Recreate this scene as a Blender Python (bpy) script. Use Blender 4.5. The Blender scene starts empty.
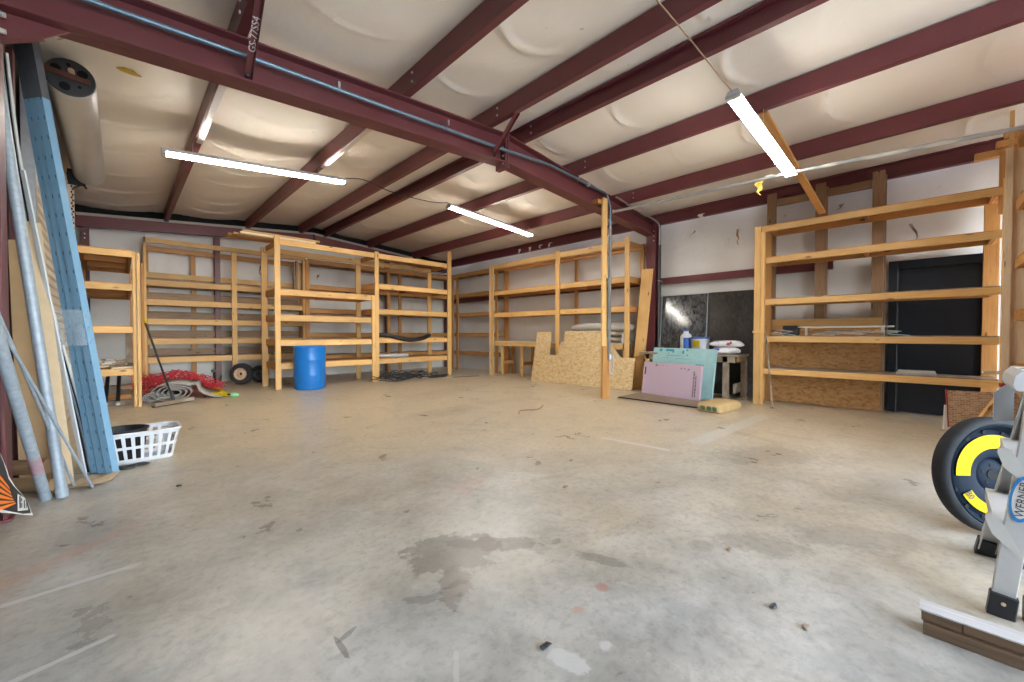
import bpy, bmesh, math, random
from mathutils import Vector, Matrix
random.seed(7)
SC = bpy.context.scene
COL = SC.collection
V = Vector
# ------------------------------------------------------------------ materials
MATS = {}
class NT:
    def __init__(s, name):
        m = bpy.data.materials.new(name); m.use_nodes = True
        s.m = m; s.t = m.node_tree; s.b = s.t.nodes['Principled BSDF']; MATS[name] = m
    def n(s, typ, **kw):
        x = s.t.nodes.new(typ)
        for k, v in kw.items():
            if k in ('operation', 'blend_type', 'data_type', 'feature', 'distance', 'wave_type', 'bands_direction', 'interpolation_type', 'noise_dimensions', 'clamp', 'use_clamp', 'offset', 'squash', 'offset_frequency'): setattr(x, k, v)
            else:
                key = int(k[1:]) if k[0] == 'i' and k[1:].isdigit() else k.replace('_', ' ')
                s.put(x, key, v)
        return x
    def put(s, x, key, v):
        if isinstance(v, bpy.types.NodeSocket): s.t.links.new(v, x.inputs[key])
        elif isinstance(v, bpy.types.Node): s.t.links.new(v.outputs[0], x.inputs[key])
        else: x.inputs[key].default_value = v
    def out(s, **kw):
        for k, v in kw.items(): s.put(s.b, k.replace('_', ' '), v)
        return s.m
    def ramp(s, fac, stops):
        r = s.n('ShaderNodeValToRGB'); s.put(r, 0, fac)
        e = r.color_ramp.elements
        while len(e) < len(stops): e.new(0.5)
        for i, (p, c) in enumerate(stops):
            e[i].position = p; e[i].color = c if len(c) == 4 else (*c, 1)
        return r.outputs[0]
    def mix(s, f, a, b, bt='MIX'):
        x = s.n('ShaderNodeMix', data_type='RGBA', blend_type=bt)
        s.put(x, 0, f); s.put(x, 6, a if not isinstance(a, tuple) else (*a[:3], 1)); s.put(x, 7, b if not isinstance(b, tuple) else (*b[:3], 1))
        return x.outputs[2]
    def math(s, op, a, b=0.0, c=None):
        x = s.n('ShaderNodeMath', operation=op); s.put(x, 0, a); s.put(x, 1, b)
        if c is not None: s.put(x, 2, c)
        return x.outputs[0]
    def coord(s, kind='Object', scale=(1, 1, 1), loc=(0, 0, 0), rot=(0, 0, 0)):
        tc = s.n('ShaderNodeTexCoord'); mp = s.n('ShaderNodeMapping')
        s.t.links.new(tc.outputs[kind], mp.inputs[0])
        mp.inputs['Scale'].default_value = scale; mp.inputs['Location'].default_value = loc; mp.inputs['Rotation'].default_value = rot
        return mp.outputs[0]
    def noise(s, vec, scale=5, detail=4, rough=0.55, dist=0.0):
        return s.n('ShaderNodeTexNoise', Vector=vec, Scale=scale, Detail=detail, Roughness=rough, Distortion=dist).outputs[0]
    def bump(s, h, strength=0.3, dist=0.01):
        return s.n('ShaderNodeBump', Strength=strength, Distance=dist, Height=h).outputs[0]

def plain(name, col, rough=0.6, metal=0.0, vary=0.12, scale=9.0, bump=0.0, **kw):
    t = NT(name); v = t.coord('Object')
    nz = t.noise(v, scale, 4)
    c = t.mix(nz, tuple(x * (1 - vary) for x in col), tuple(min(1, x * (1 + vary)) for x in col))
    t.out(Base_Color=c, Roughness=rough, Metallic=metal)
    if bump: t.out(Normal=t.bump(nz, bump, 0.01))
    for k, val in kw.items(): t.put(t.b, k.replace('_', ' '), val)
    return t.m

def wood(name, light, dark, rough=0.55, knots=True, wear=None):
    t = NT(name); v = t.coord('UV')
    oi = t.n('ShaderNodeObjectInfo')
    va = t.n('ShaderNodeVectorMath', operation='ADD'); t.put(va, 0, v); 
    cmb = t.n('ShaderNodeCombineXYZ'); t.put(cmb, 0, t.math('MULTIPLY', oi.outputs['Random'], 13.0)); t.put(cmb, 1, t.math('MULTIPLY', oi.outputs['Random'], 7.0)); t.put(va, 1, cmb)
    st = t.n('ShaderNodeVectorMath', operation='MULTIPLY'); t.put(st, 0, va); st.inputs[1].default_value = (1.2, 26, 1)
    g = t.noise(st.outputs[0], 3.0, 5, 0.6, 0.6)
    g2 = t.noise(va.outputs[0], 2.2, 2)
    f = t.math('ADD', t.math('MULTIPLY', g, 0.75), t.math('MULTIPLY', g2, 0.35))
    c = t.ramp(f, [(0.33, dark), (0.62, light)])
    hv = t.n('ShaderNodeHueSaturation'); t.put(hv, 'Color', c)
    t.put(hv, 'Value', t.math('ADD', 0.84, t.math('MULTIPLY', oi.outputs['Random'], 0.3)))
    c = hv.outputs[0]
    if knots:
        st2 = t.n('ShaderNodeVectorMath', operation='MULTIPLY'); t.put(st2, 0, va); st2.inputs[1].default_value = (2.4, 7, 1)
        vo = t.n('ShaderNodeTexVoronoi', Vector=st2.outputs[0], Scale=1.0, Randomness=1.0)
        k = t.ramp(vo.outputs['Distance'], [(0.06, (1, 1, 1)), (0.13, (0, 0, 0))])
        c = t.mix(k, c, tuple(x * 0.35 for x in dark))
    if wear:
        w = t.ramp(t.noise(va.outputs[0], 5, 5), [(0.48, (0, 0, 0)), (0.62, (1, 1, 1))])
        c = t.mix(w, c, wear)
    return t.out(Base_Color=c, Roughness=rough, Normal=t.bump(g, 0.25, 0.004))

PINE = wood('pine_lumber', (0.72, 0.455, 0.18), (0.56, 0.315, 0.10))
PINE_PALE = wood('pale_pine', (0.82, 0.69, 0.50), (0.68, 0.52, 0.32))
PINE_ORANGE = wood('orange_pine', (0.56, 0.28, 0.085), (0.40, 0.175, 0.05))
STUD = wood('old_brown_stud', (0.34, 0.205, 0.11), (0.19, 0.105, 0.055))
GREYWOOD = wood('weathered_grey_wood', (0.27, 0.20, 0.14), (0.13, 0.09, 0.06), wear=(0.36, 0.31, 0.25))
PLY = wood('plywood_sheet', (0.58, 0.33, 0.12), (0.42, 0.21, 0.07), knots=False)
DARKPLY = wood('dirty_plywood', (0.30, 0.24, 0.18), (0.19, 0.145, 0.10), knots=False)
WHITEWOOD = wood('whitewashed_board', (0.50, 0.49, 0.49), (0.36, 0.345, 0.335), knots=False)

def osb(name, base, dark, lightc):
    t = NT(name); v = t.coord('UV')
    def flake(rot, sc):
        mp = t.n('ShaderNodeMapping'); t.put(mp, 0, v); mp.inputs['Rotation'].default_value = (0, 0, rot); mp.inputs['Scale'].default_value = sc
        vo = t.n('ShaderNodeTexVoronoi', Vector=mp.outputs[0], Scale=1.0); return vo.outputs['Color']
    a = t.n('ShaderNodeSeparateColor'); t.put(a, 0, flake(0.5, (18, 34, 1)))
    b = t.n('ShaderNodeSeparateColor'); t.put(b, 0, flake(-0.9, (20, 38, 1)))
    f = t.math('ADD', t.math('MULTIPLY', a.outputs[0], 0.5), t.math('MULTIPLY', b.outputs[0], 0.5))
    c = t.ramp(f, [(0.12, dark), (0.42, base), (0.85, lightc)])
    return t.out(Base_Color=c, Roughness=0.62, Normal=t.bump(f, 0.3, 0.003))
OSB = osb('osb_sheet', (0.62, 0.44, 0.22), (0.50, 0.33, 0.15), (0.70, 0.53, 0.31))
OSB_WALL = osb('osb_wall_sheet', (0.46, 0.24, 0.085), (0.33, 0.155, 0.05), (0.54, 0.31, 0.125))

def steel_paint():
    t = NT('maroon_primer_steel'); v = t.coord('Object')
    nz = t.noise(v, 3.0, 5); sp = t.ramp(t.noise(v, 46, 3), [(0.74, (0, 0, 0)), (0.79, (1, 1, 1))])
    c = t.mix(nz, (0.115, 0.027, 0.031), (0.175, 0.045, 0.051))
    c = t.mix(t.math('MULTIPLY', sp, 0.35), c, (0.45, 0.38, 0.34))
    return t.out(Base_Color=c, Roughness=t.math('ADD', 0.30, t.math('MULTIPLY', nz, 0.25)))
STEEL = steel_paint()
DARKSTUD = wood('dark_brown_board', (0.17, 0.105, 0.06), (0.09, 0.052, 0.03))
RUSTPOST = plain('red_brown_post_paint', (0.15, 0.055, 0.04), 0.6, vary=0.3)
GALV = plain('galvanised_steel', (0.52, 0.55, 0.59), 0.38, 0.85, 0.22, 22)
GALV_BLUE = plain('galvanised_tube', (0.33, 0.39, 0.45), 0.52, 0.25, 0.35, 30)
CONDUIT = plain('conduit_blue_grey', (0.16, 0.24, 0.31), 0.35, 0.6, 0.2)
CONDUIT_GREY = plain('conduit_grey', (0.17, 0.175, 0.18), 0.45, 0.2, 0.2)
ALU = plain('aluminium', (0.52, 0.52, 0.51), 0.5, 0.15, 0.1, 14)
ROLLMETAL = plain('roll_door_steel', (0.60, 0.61, 0.62), 0.36, 0.6, 0.1, 3)
BLACKP = plain('black_plastic', (0.014, 0.016, 0.02), 0.45)
BLACKM = plain('black_metal', (0.018, 0.018, 0.02), 0.4, 0.3)
DARKGREY = plain('dark_grey_plate', (0.055, 0.06, 0.065), 0.55, 0.2, 0.3)
HOLE = plain('bore_black', (0.004, 0.004, 0.005), 0.9)
RUBBER = plain('tyre_rubber', (0.028, 0.03, 0.034), 0.8, 0, 0.45, 25, 0.2, Specular_IOR_Level=0.25)
RIMBLUE = plain('wheel_navy_steel', (0.008, 0.015, 0.027), 0.6, 0.0, 0.2, Specular_IOR_Level=0.08)
RIMRUST = plain('rusty_rim', (0.60, 0.42, 0.29), 0.7, 0.0, 0.4, 40)
YELLOW = plain('yellow_paint', (0.52, 0.38, 0.001), 0.75, vary=0.06, Specular_IOR_Level=0.2)
WHITEP = plain('white_plastic', (0.66, 0.68, 0.71), 0.4, vary=0.04)
OFFWHITE = plain('off_white_plastic', (0.55, 0.54, 0.51), 0.45, vary=0.08)
GREYPL = plain('grey_plastic', (0.42, 0.45, 0.48), 0.5, vary=0.08)
BLUEPL = plain('blue_drum_plastic', (0.005, 0.165, 0.56), 0.38, vary=0.06)
BLUELAB = plain('blue_label', (0.02, 0.10, 0.42), 0.5)
LOGOBLUE = plain('logo_blue', (0.02, 0.24, 0.62), 0.4, vary=0.03)
GREENP = plain('green_plastic', (0.25, 0.62, 0.33), 0.5)
TEALTXT = plain('teal_print', (0.03, 0.28, 0.38), 0.6)
PINKF = plain('pink_foam', (0.52, 0.40, 0.49), 0.85, vary=0.05, scale=40)
TEALF = plain('teal_foam', (0.33, 0.55, 0.56), 0.8, vary=0.14, scale=12)
TEALEDGE = plain('teal_foam_edge', (0.05, 0.42, 0.50), 0.8, vary=0.10)
PRINT = plain('dark_print', (0.04, 0.04, 0.05), 0.7)
REDTXT = plain('red_print', (0.38, 0.04, 0.05), 0.7)
PAPER = plain('white_paper', (0.68, 0.67, 0.64), 0.8, vary=0.1)
CHALK = plain('white_marker', (0.75, 0.72, 0.70), 0.8)
CARD = plain('cardboard', (0.40, 0.255, 0.13), 0.85, vary=0.16, scale=7)
CARD_PALE = plain('pale_cardboard', (0.55, 0.42, 0.27), 0.85, vary=0.15)
BEIGE = plain('beige_trim', (0.60, 0.52, 0.42), 0.7, vary=0.1)
TAPE = plain('insulation_edge_tape', (0.42, 0.37, 0.33), 0.5)
YELFLUFF = plain('yellow_insulation', (0.62, 0.42, 0.07), 0.95, vary=0.25, scale=60, bump=0.8)
WHITEFLUFF = plain('torn_white_facing', (0.74, 0.71, 0.65), 0.8, vary=0.1)
CARPET = plain('grey_carpet', (0.36, 0.34, 0.32), 0.95, vary=0.2, scale=120, bump=0.4)
CARPETBACK = plain('carpet_backing', (0.035, 0.033, 0.032), 0.95)
RED = plain('red_netting', (0.62, 0.04, 0.06), 0.55, vary=0.2)
BLANKET = plain('grey_blanket', (0.48, 0.45, 0.41), 0.95, vary=0.14, scale=25, bump=0.3)
CEMENT = plain('cement_bag_paper', (0.50, 0.35, 0.16), 0.75, vary=0.22, scale=14)
NAVY = plain('navy_door_paint', (0.010, 0.014, 0.022), 0.42, vary=0.15)
ORANGE = plain('sign_orange', (0.85, 0.20, 0.015), 0.5)
SIGNBLACK = plain('sign_black', (0.02, 0.021, 0.024), 0.45)
BAGWHITE = plain('white_bag', (0.72, 0.72, 0.76), 0.55, vary=0.1, scale=30, bump=0.3)
GLINT = plain('bright_steel_strip', (0.72, 0.72, 0.74), 0.3, 0.8, 0.08)  # for the added strips that paint in reflections on the purlin flanges

def tube_mat():
    t = NT('lit_tube'); t.out(Base_Color=(0.9, 0.9, 0.9, 1), Emission_Color=(1.0, 0.93, 0.82, 1), Emission_Strength=TUBE); return t.m
TUBE = 36.0
TUBEM = tube_mat()

def glass_dark(name, col, smear):
    t = NT(name); v = t.coord('Object', (1, 2.2, 1.2))
    nz = t.noise(v, 5, 6, 0.65, 1.2)
    m = t.ramp(nz, [(0.38, (0, 0, 0)), (0.75, (1, 1, 1))])
    c = t.mix(t.math('MULTIPLY', m, smear), col, (0.30, 0.31, 0.33))
    return t.out(Base_Color=c, Roughness=t.math('ADD', 0.09, t.math('MULTIPLY', m, 0.05)), Metallic=0.0, Specular_IOR_Level=0.6)
BLACKGLASS = glass_dark('smeared_black_glass', (0.012, 0.013, 0.016), 0.45)
BROWNGLASS = glass_dark('dark_smoked_glass', (0.045, 0.040, 0.036), 0.12)

def blue_beam():
    t = NT('blue_rack_paint'); v = t.coord('UV')
    sx = t.n('ShaderNodeSeparateXYZ'); t.put(sx, 0, v)
    pu = t.math('FRACT', t.math('MULTIPLY', sx.outputs[0], 7.0))
    d1 = t.math('LESS_THAN', t.math('ABSOLUTE', t.math('SUBTRACT', pu, 0.5)), 0.10)
    d2 = t.math('LESS_THAN', t.math('ABSOLUTE', t.math('SUBTRACT', sx.outputs[1], 0.055)), 0.005)
    hole = t.math('MULTIPLY', d1, d2)
    nz = t.noise(t.coord('Object'), 12, 4)
    blue = t.mix(nz, (0.16, 0.33, 0.50), (0.24, 0.43, 0.60))
    grey = t.mix(nz, (0.07, 0.075, 0.085), (0.13, 0.135, 0.15))
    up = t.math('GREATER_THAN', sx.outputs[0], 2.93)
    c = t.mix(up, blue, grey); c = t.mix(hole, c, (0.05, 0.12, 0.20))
    return t.out(Base_Color=c, Roughness=0.42)
BLUEBEAM = blue_beam()

def vinyl(name, a, b, rough, bscale=6, bst=0.25):
    t = NT(name); v = t.coord('Object')
    nz = t.noise(v, 1.3, 5, 0.6); fine = t.noise(v, bscale, 6, 0.62, 0.4)
    c = t.mix(nz, a, b)
    sp = t.ramp(t.noise(t.coord('Object', loc=(3, 8, 1)), 7, 2), [(0.745, (0, 0, 0)), (0.77, (1, 1, 1))])
    c = t.mix(t.math('MULTIPLY', sp, 0.4), c, (0.30, 0.25, 0.20))
    return t.out(Base_Color=c, Roughness=rough, Normal=t.bump(fine, bst, 0.03))
CEILM = vinyl('white_vinyl_ceiling_facing', (0.81, 0.735, 0.635), (0.89, 0.845, 0.765), 0.46, 5, 0.22)
WALLM = vinyl('white_vinyl_wall_facing', (0.70, 0.68, 0.66), (0.82, 0.81, 0.80), 0.42, 4, 0.25)

def corrug():
    t = NT('cream_roll_door_paint'); nz = t.noise(t.coord('Object'), 5, 4)
    return t.out(Base_Color=t.mix(nz, (0.50, 0.44, 0.36), (0.62, 0.56, 0.47)), Roughness=0.5)
CORR = corrug()

def brick():
    t = NT('brick_pattern_sheet'); v = t.coord('UV')
    br = t.n('ShaderNodeTexBrick', Vector=v, Scale=1.0, Mortar_Size=0.0022, Brick_Width=0.05, Row_Height=0.022)
    t.put(br, 'Color1', (0.36, 0.20, 0.11, 1)); t.put(br, 'Color2', (0.62, 0.42, 0.26, 1)); t.put(br, 'Mortar', (0.66, 0.58, 0.47, 1)); t.put(br, 'Bias', 0.0)
    return t.out(Base_Color=br.outputs[0], Roughness=0.8)
BRICKM = brick()

def concrete():
    t = NT('stained_concrete'); tc = t.n('ShaderNodeTexCoord'); P = tc.outputs['Object']
    big = t.noise(P, 0.55, 5, 0.6, 0.5); mid = t.noise(P, 2.4, 6, 0.65, 0.3); fine = t.noise(P, 22, 5, 0.7)
    c = t.ramp(mid, [(0.32, (0.27, 0.27, 0.252)), (0.50, (0.40, 0.402, 0.375)), (0.68, (0.53, 0.53, 0.50))])
    sx = t.n('ShaderNodeSeparateXYZ'); t.put(sx, 0, P)
    # tan tint strengthens towards the far right corner
    far = t.math('MULTIPLY', t.math('ADD', sx.outputs[0], sx.outputs[1]), 0.085)
    tanm = t.ramp(t.math('ADD', t.math('MULTIPLY', big, 0.9), far), [(0.55, (0, 0, 0)), (1.15, (1, 1, 1))])
    tanm = t.math('MULTIPLY', tanm, 0.85)
    tcol = t.mix(mid, (0.50, 0.40, 0.26), (0.72, 0.61, 0.44))
    c = t.mix(tanm, c, tcol)
    br = t.ramp(t.noise(P, 1.1, 5, 0.6, 0.8), [(0.56, (0, 0, 0)), (0.68, (1, 1, 1))])
    c = t.mix(t.math('MULTIPLY', br, 0.34), c, (0.30, 0.235, 0.155))
    gr = t.ramp(t.noise(t.coord('Object', loc=(4, 9, 2)), 3.4, 7, 0.68, 0.9), [(0.52, (0, 0, 0)), (0.66, (1, 1, 1))])
    c = t.mix(t.math('MULTIPLY', gr, 0.30), c, (0.22, 0.215, 0.195))
    fm = t.ramp(fine, [(0.48, (0, 0, 0)), (0.68, (1, 1, 1))])
    c = t.mix(t.math('MULTIPLY', fm, 0.34), c, (0.15, 0.14, 0.125))
    sk = t.ramp(t.noise(P, 60, 3, 0.6), [(0.70, (0, 0, 0)), (0.76, (1, 1, 1))])
    c = t.mix(t.math('MULTIPLY', sk, 0.5), c, (0.10, 0.09, 0.08))
    lt = t.ramp(t.noise(t.coord('Object', loc=(7, 1, 5)), 9, 6, 0.7, 0.6), [(0.56, (0, 0, 0)), (0.70, (1, 1, 1))])
    c = t.mix(t.math('MULTIPLY', lt, 0.35), c, (0.60, 0.59, 0.56))
    warp = t.math('MULTIPLY', t.math('SUBTRACT', t.noise(P, 7.0, 7, 0.72), 0.5), 2.6)
    warp = t.math('ADD', warp, t.math('MULTIPLY', t.math('SUBTRACT', t.noise(P, 26.0, 5, 0.7), 0.5), 1.1))
    def blob(cx, cy, rx, ry, ang, soft=0.25, w=1.0):
        mp = t.n('ShaderNodeMapping'); mp.vector_type = 'TEXTURE'; t.put(mp, 0, P)
        mp.inputs['Location'].default_value = (cx, cy, 0); mp.inputs['Rotation'].default_value = (0, 0, ang); mp.inputs['Scale'].default_value = (rx, ry, 1)
        s2 = t.n('ShaderNodeSeparateXYZ'); t.put(s2, 0, mp.outputs[0])
        r2 = t.math('SQRT', t.math('ADD', t.math('POWER', s2.outputs[0], 2.0), t.math('POWER', s2.outputs[1], 2.0)))
        d = t.math('ADD', r2, t.math('MULTIPLY', warp, w))
        return t.ramp(d, [(max(0, 1 - soft) * 0.5, (1, 1, 1)), (0.5 * (1 + soft), (0, 0, 0))]) if False else t.math('SUBTRACT', 1.0, t.n('ShaderNodeMapRange', Value=d, From_Min=1 - soft, From_Max=1 + soft, interpolation_type='SMOOTHSTEP').outputs[0])
    def seg(x0, y0, x1, y1, w, ragged=0.5):
        L = math.hypot(x1 - x0, y1 - y0)
        mp = t.n('ShaderNodeMapping'); mp.vector_type = 'TEXTURE'; t.put(mp, 0, P)
        mp.inputs['Location'].default_value = ((x0 + x1) / 2, (y0 + y1) / 2, 0); mp.inputs['Rotation'].default_value = (0, 0, math.atan2(y1 - y0, x1 - x0)); mp.inputs['Scale'].default_value = (L / 2, w / 2, 1)
        s2 = t.n('ShaderNodeSeparateXYZ'); t.put(s2, 0, mp.outputs[0])
        d = t.math('MAXIMUM', t.math('ABSOLUTE', s2.outputs[0]), t.math('ABSOLUTE', s2.outputs[1]))
        d = t.math('ADD', d, t.math('MULTIPLY', warp, ragged))
        return t.math('SUBTRACT', 1.0, t.n('ShaderNodeMapRange', Value=d, From_Min=0.8, From_Max=1.1, interpolation_type='SMOOTHSTEP').outputs[0])
    # dark stains
    for (a, k) in [((1.24, 1.72, .25, .19, -.5, .12, .8), .54), ((1.48, 1.60, .27, .07, -.75, .14, .8), .50), ((1.08, 1.47, .17, .07, -2.2, .10, .8), .56), ((1.74, 1.13, .13, .04, -1.2, .2, .8), .40),
                   ((2.50, .58, .22, .12, -.9, .3, .9), .30), ((2.95, .25, .35, .15, -.9, .35, .9), .30), ((.565, 1.48, .07, .012, -1.6, .1, .6), .6), ((.60, 1.52, .012, .05, -1.2, .1, .6), .5), ((2.24, .82, .06, .05, 0, .3, 1), .25),
                   ((.9, 2.6, .35, .2, .2, .5, 1.1), .20), ((4.4, 1.0, .5, .28, -.6, .4, 1.1), .28), ((3.4, 4.9, .6, .25, .1, .5, 1.1), .2), ((-.05, 3.2, .2, .35, .4, .4, 1.0), .22), ((4.6, 6.6, .9, .35, .3, .5, 1.1), .16), ((.3, 2.4, .3, .16, .6, .5, 1.2), .2), ((1.5, .55, .25, .12, -.8, .5, 1.2), .22)]:
        c = t.mix(t.math('MULTIPLY', blob(*a), k), c, (0.095, 0.078, 0.058))
    for (a, k) in [((-.22, 3.08, .06, .35, -.9, .5, 1.0), .35), ((1.35, .985, .035, .022, -.8, .3, .6), .45)]:
        c = t.mix(t.math('MULTIPLY', blob(*a), k), c, (0.50, 0.24, 0.13))
    # rust-red flecks
    for (a, k) in [((1.9, 2.4, .22, .10, .4, .4, 1.3), .22), ((1.55, 1.0, .03, .03, 0, .3, .6), .5)]:
        c = t.mix(t.math('MULTIPLY', blob(*a), k), c, (0.42, 0.13, 0.10))
    # white paint: spills and worn lines
    for (a, k) in [((1.11, .855, .085, .040, -1.35, .15, .7), .7), ((1.265, .80, .028, .022, 0, .3, .6), .65), ((.02, 2.72, .035, .03, 0, .3, .9), .6)]:
        c = t.mix(t.math('MULTIPLY', blob(*a), k), c, (0.60, 0.60, 0.58))
    for (a, k) in [((3.80, 2.50, 3.87, 1.70, .07, .35), .8), ((4.25, 1.66, 6.6, 1.53, .19, .35), .5), ((-.40, 2.70, .03, 2.72, .035, .5), .85), ((-.30, 2.08, -.03, 2.14, .026, .5), .8), ((.72, .98, .86, 1.17, .02, .8), .4), ((4.4, 4.0, 6.3, 3.95, .12, .8), .3)]:
        c = t.mix(t.math('MULTIPLY', seg(*a), k), c, (0.63, 0.62, 0.59))
    rough = t.math('ADD', 0.15, t.math('MULTIPLY', mid, 0.36))
    return t.out(Base_Color=c, Roughness=rough, Normal=t.bump(t.math('ADD', fine, mid), 0.10, 0.01))
FLOORM = concrete()

# ------------------------------------------------------------------ mesh builder
def frame(d, up=V((0, 0, 1))):
    d = V(d).normalized(); up = V(up)
    if abs(d.dot(up)) > 0.97: up = V((1, 0, 0)) if abs(d.x) < 0.9 else V((0, 1, 0))
    a = up.cross(d).normalized(); b = d.cross(a).normalized()
    return d, a, b
class B:
    def __init__(s): s.v = []; s.f = []; s.uv = []
    def face(s, pts, uvs=None):
        i = len(s.v); s.v += [V(p) for p in pts]; s.f.append(list(range(i, i + len(pts)))); s.uv.append(uvs or [(0, 0)] * len(pts)); return s
    def hexa(s, P):       # 8 corners: 0-3 start ring, 4-7 end ring
        P = [V(p) for p in P]; L = ((P[4] - P[0]).length); o = random.random() * 3
        per = 0
        for k in range(4):
            a, b2 = P[k], P[(k + 1) % 4]; w = (b2 - a).length
            s.face([a, b2, P[4 + (k + 1) % 4], P[4 + k]], [(o, per), (o, per + w), (o + L, per + w), (o + L, per)]); per += w
        w, h = (P[1] - P[0]).length, (P[2] - P[1]).length
        s.face([P[3], P[2], P[1], P[0]], [(0, 0), (w * .3, 0), (w * .3, h), (0, h)]); s.face(P[4:8], [(0, 0), (w * .3, 0), (w * .3, h), (0, h)])
        return s
    def bar(s, p, q, w, h, up=(0, 0, 1), taper=1.0, ch=None):  # w across (sideways), h along up
        p, q = V(p), V(q); d, a, b = frame(q - p, up)
        c = min(w, h) * 0.08 if ch is None else ch
        def ring(o, k):
            W, H = w * k / 2, h * k / 2; 
            return [o + a * x + b * y for x, y in ((-W + c, -H), (W - c, -H), (W, -H + c), (W, H - c), (W - c, H), (-W + c, H), (-W, H - c), (-W, -H + c))]
        r0, r1 = ring(p, 1), ring(q, taper); L = (q - p).length; o = random.random() * 5; per = random.random()
        for k in range(8):
            e = (r0[(k + 1) % 8] - r0[k]).length
            s.face([r0[k], r0[(k + 1) % 8], r1[(k + 1) % 8], r1[k]], [(o, per), (o, per + e), (o + L, per + e), (o + L, per)]); per += e
        s.face(r0[::-1], [(x * .02, x * .01) for x in range(8)]); s.face(r1, [(x * .02, x * .01) for x in range(8)])
        return s
    def box(s, lo, hi, ch=None):   # axis-aligned, grain along the longest side
        lo, hi = V(lo), V(hi); d = hi - lo; m = (lo + hi) / 2; k = max(range(3), key=lambda i: d[i])
        p = m.copy(); q = m.copy(); p[k] = lo[k]; q[k] = hi[k]
        if k == 2: return s.bar(p, q, d.y, d.x, (1, 0, 0), ch=ch)
        if k == 0: return s.bar(p, q, d.y, d.z, ch=ch)
        return s.bar(p, q, d.x, d.z, ch=ch)
    def tube(s, pts, r, n=10, cap=True, r2=None):
        pts = [V(p) for p in pts]; rings = []; prev = None; N = len(pts)
        for i, p in enumerate(pts):
            d = (pts[min(i + 1, N - 1)] - pts[max(i - 1, 0)]).normalized()
            if prev is None: _, a, b = frame(d)
            else:
                a = (prev - d * prev.dot(d))
                a = a.normalized() if a.length > 1e-6 else frame(d)[1]
                b = d.cross(a).normalized()
            prev = a; rr = r if r2 is None else r + (r2 - r) * i / (N - 1)
            rings.append([p + a * math.cos(2 * math.pi * k / n) * rr + b * math.sin(2 * math.pi * k / n) * rr for k in range(n)])
        L = 0
        for i in range(N - 1):
            dl = (pts[i + 1] - pts[i]).length
            for k in range(n):
                k2 = (k + 1) % n; w = 2 * math.pi * r / n
                s.face([rings[i][k], rings[i][k2], rings[i + 1][k2], rings[i + 1][k]], [(L, k * w), (L, k * w + w), (L + dl, k * w + w), (L + dl, k * w)])
            L += dl
        if cap: s.face(rings[0][::-1]); s.face(rings[-1])
        return s
    def lathe(s, prof, o=(0, 0, 0), axis=(0, 0, 1), n=32, cap=True, a0=0.0, a1=2 * math.pi, up=(0, 0, 1)):
        o = V(o); d, a, b = frame(axis, up)
        full = abs(a1 - a0 - 2 * math.pi) < 1e-6; M = n if full else n + 1
        R = [[o + d * z + (a * math.cos(a0 + (a1 - a0) * k / n) + b * math.sin(a0 + (a1 - a0) * k / n)) * r for k in range(M)] for r, z in prof]
        for i in range(len(R) - 1):
            for k in range(n):
                k2 = (k + 1) % M
                s.face([R[i][k], R[i][k2], R[i + 1][k2], R[i + 1][k]])
        if cap and full:
            if prof[0][0] > 1e-5: s.face(R[0][::-1])
            if prof[-1][0] > 1e-5: s.face(R[-1])
        return s
    def prism(s, poly, o, ux, uy, t, center=False):   # 2-D polygon extruded by t along ux x uy
        o, ux, uy = V(o), V(ux).normalized(), V(uy); uy = (uy - ux * uy.dot(ux)).normalized(); n = ux.cross(uy)
        if center: o = o - n * t / 2
        f = [o + ux * x + uy * y for x, y in poly]; g = [p + n * t for p in f]
        uv = [(x, y) for x, y in poly]
        s.face(f[::-1], uv[::-1]); s.face(g, uv)
        for k in range(len(poly)):
            k2 = (k + 1) % len(poly); e = (f[k2] - f[k]).length
            s.face([f[k], f[k2], g[k2], g[k]], [(0, 0), (e, 0), (e, t), (0, t)])
        return s
    def blob(s, c, r, n=14, m=8, jit=0.1, e=0.6, seed=1):
        rnd = random.Random(seed); c = V(c); R = []
        ph = [rnd.random() * 6.3 for _ in range(6)]
        for i in range(m + 1):
            th = math.pi * i / m; row = []
            for k in range(n):
                fi = 2 * math.pi * k / n
                q = 1 + jit * (math.sin(2 * fi + ph[0] + th) + math.sin(3 * fi + ph[1] - 2 * th) * .7 + math.sin(5 * fi + ph[2] + 3 * th) * .4) * math.sin(th)
                x, y, z = math.sin(th) * math.cos(fi), math.sin(th) * math.sin(fi), math.cos(th)
                x = math.copysign(abs(x) ** e, x); y = math.copysign(abs(y) ** e, y); z = math.copysign(abs(z) ** 0.8, z)
                row.append(c + V((x * r[0] * q, y * r[1] * q, z * r[2] * (q if z > 0 else 1))))
            R.append(row)
        for i in range(m):
            for k in range(n):
                k2 = (k + 1) % n; s.face([R[i][k], R[i + 1][k], R[i + 1][k2], R[i][k2]], [(k / n, i / m), (k / n, (i + 1) / m), ((k + 1) / n, (i + 1) / m), ((k + 1) / n, i / m)])
        return s
    def xf(s, M):
        s.v = [M @ p for p in s.v]; return s
    def build(s, name, mat, parent=None, smooth=False, loc=None, merge=True):
        base = V((0, 0, 0))
        if parent is not None: base = ROOT[parent.name]
        elif loc is not None: base = V(loc)
        me = bpy.data.meshes.new(name)
        me.from_pydata([tuple(p - base) for p in s.v], [], s.f)
        uvl = me.uv_layers.new(name='UVMap'); i = 0
        for poly in s.uv:
            for c in poly: uvl.data[i].uv = c; i += 1
        bm = bmesh.new(); bm.from_mesh(me)
        if merge: bmesh.ops.remove_doubles(bm, verts=bm.verts, dist=1e-5)
        bmesh.ops.recalc_face_normals(bm, faces=bm.faces)
        bm.to_mesh(me); bm.free()
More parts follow.
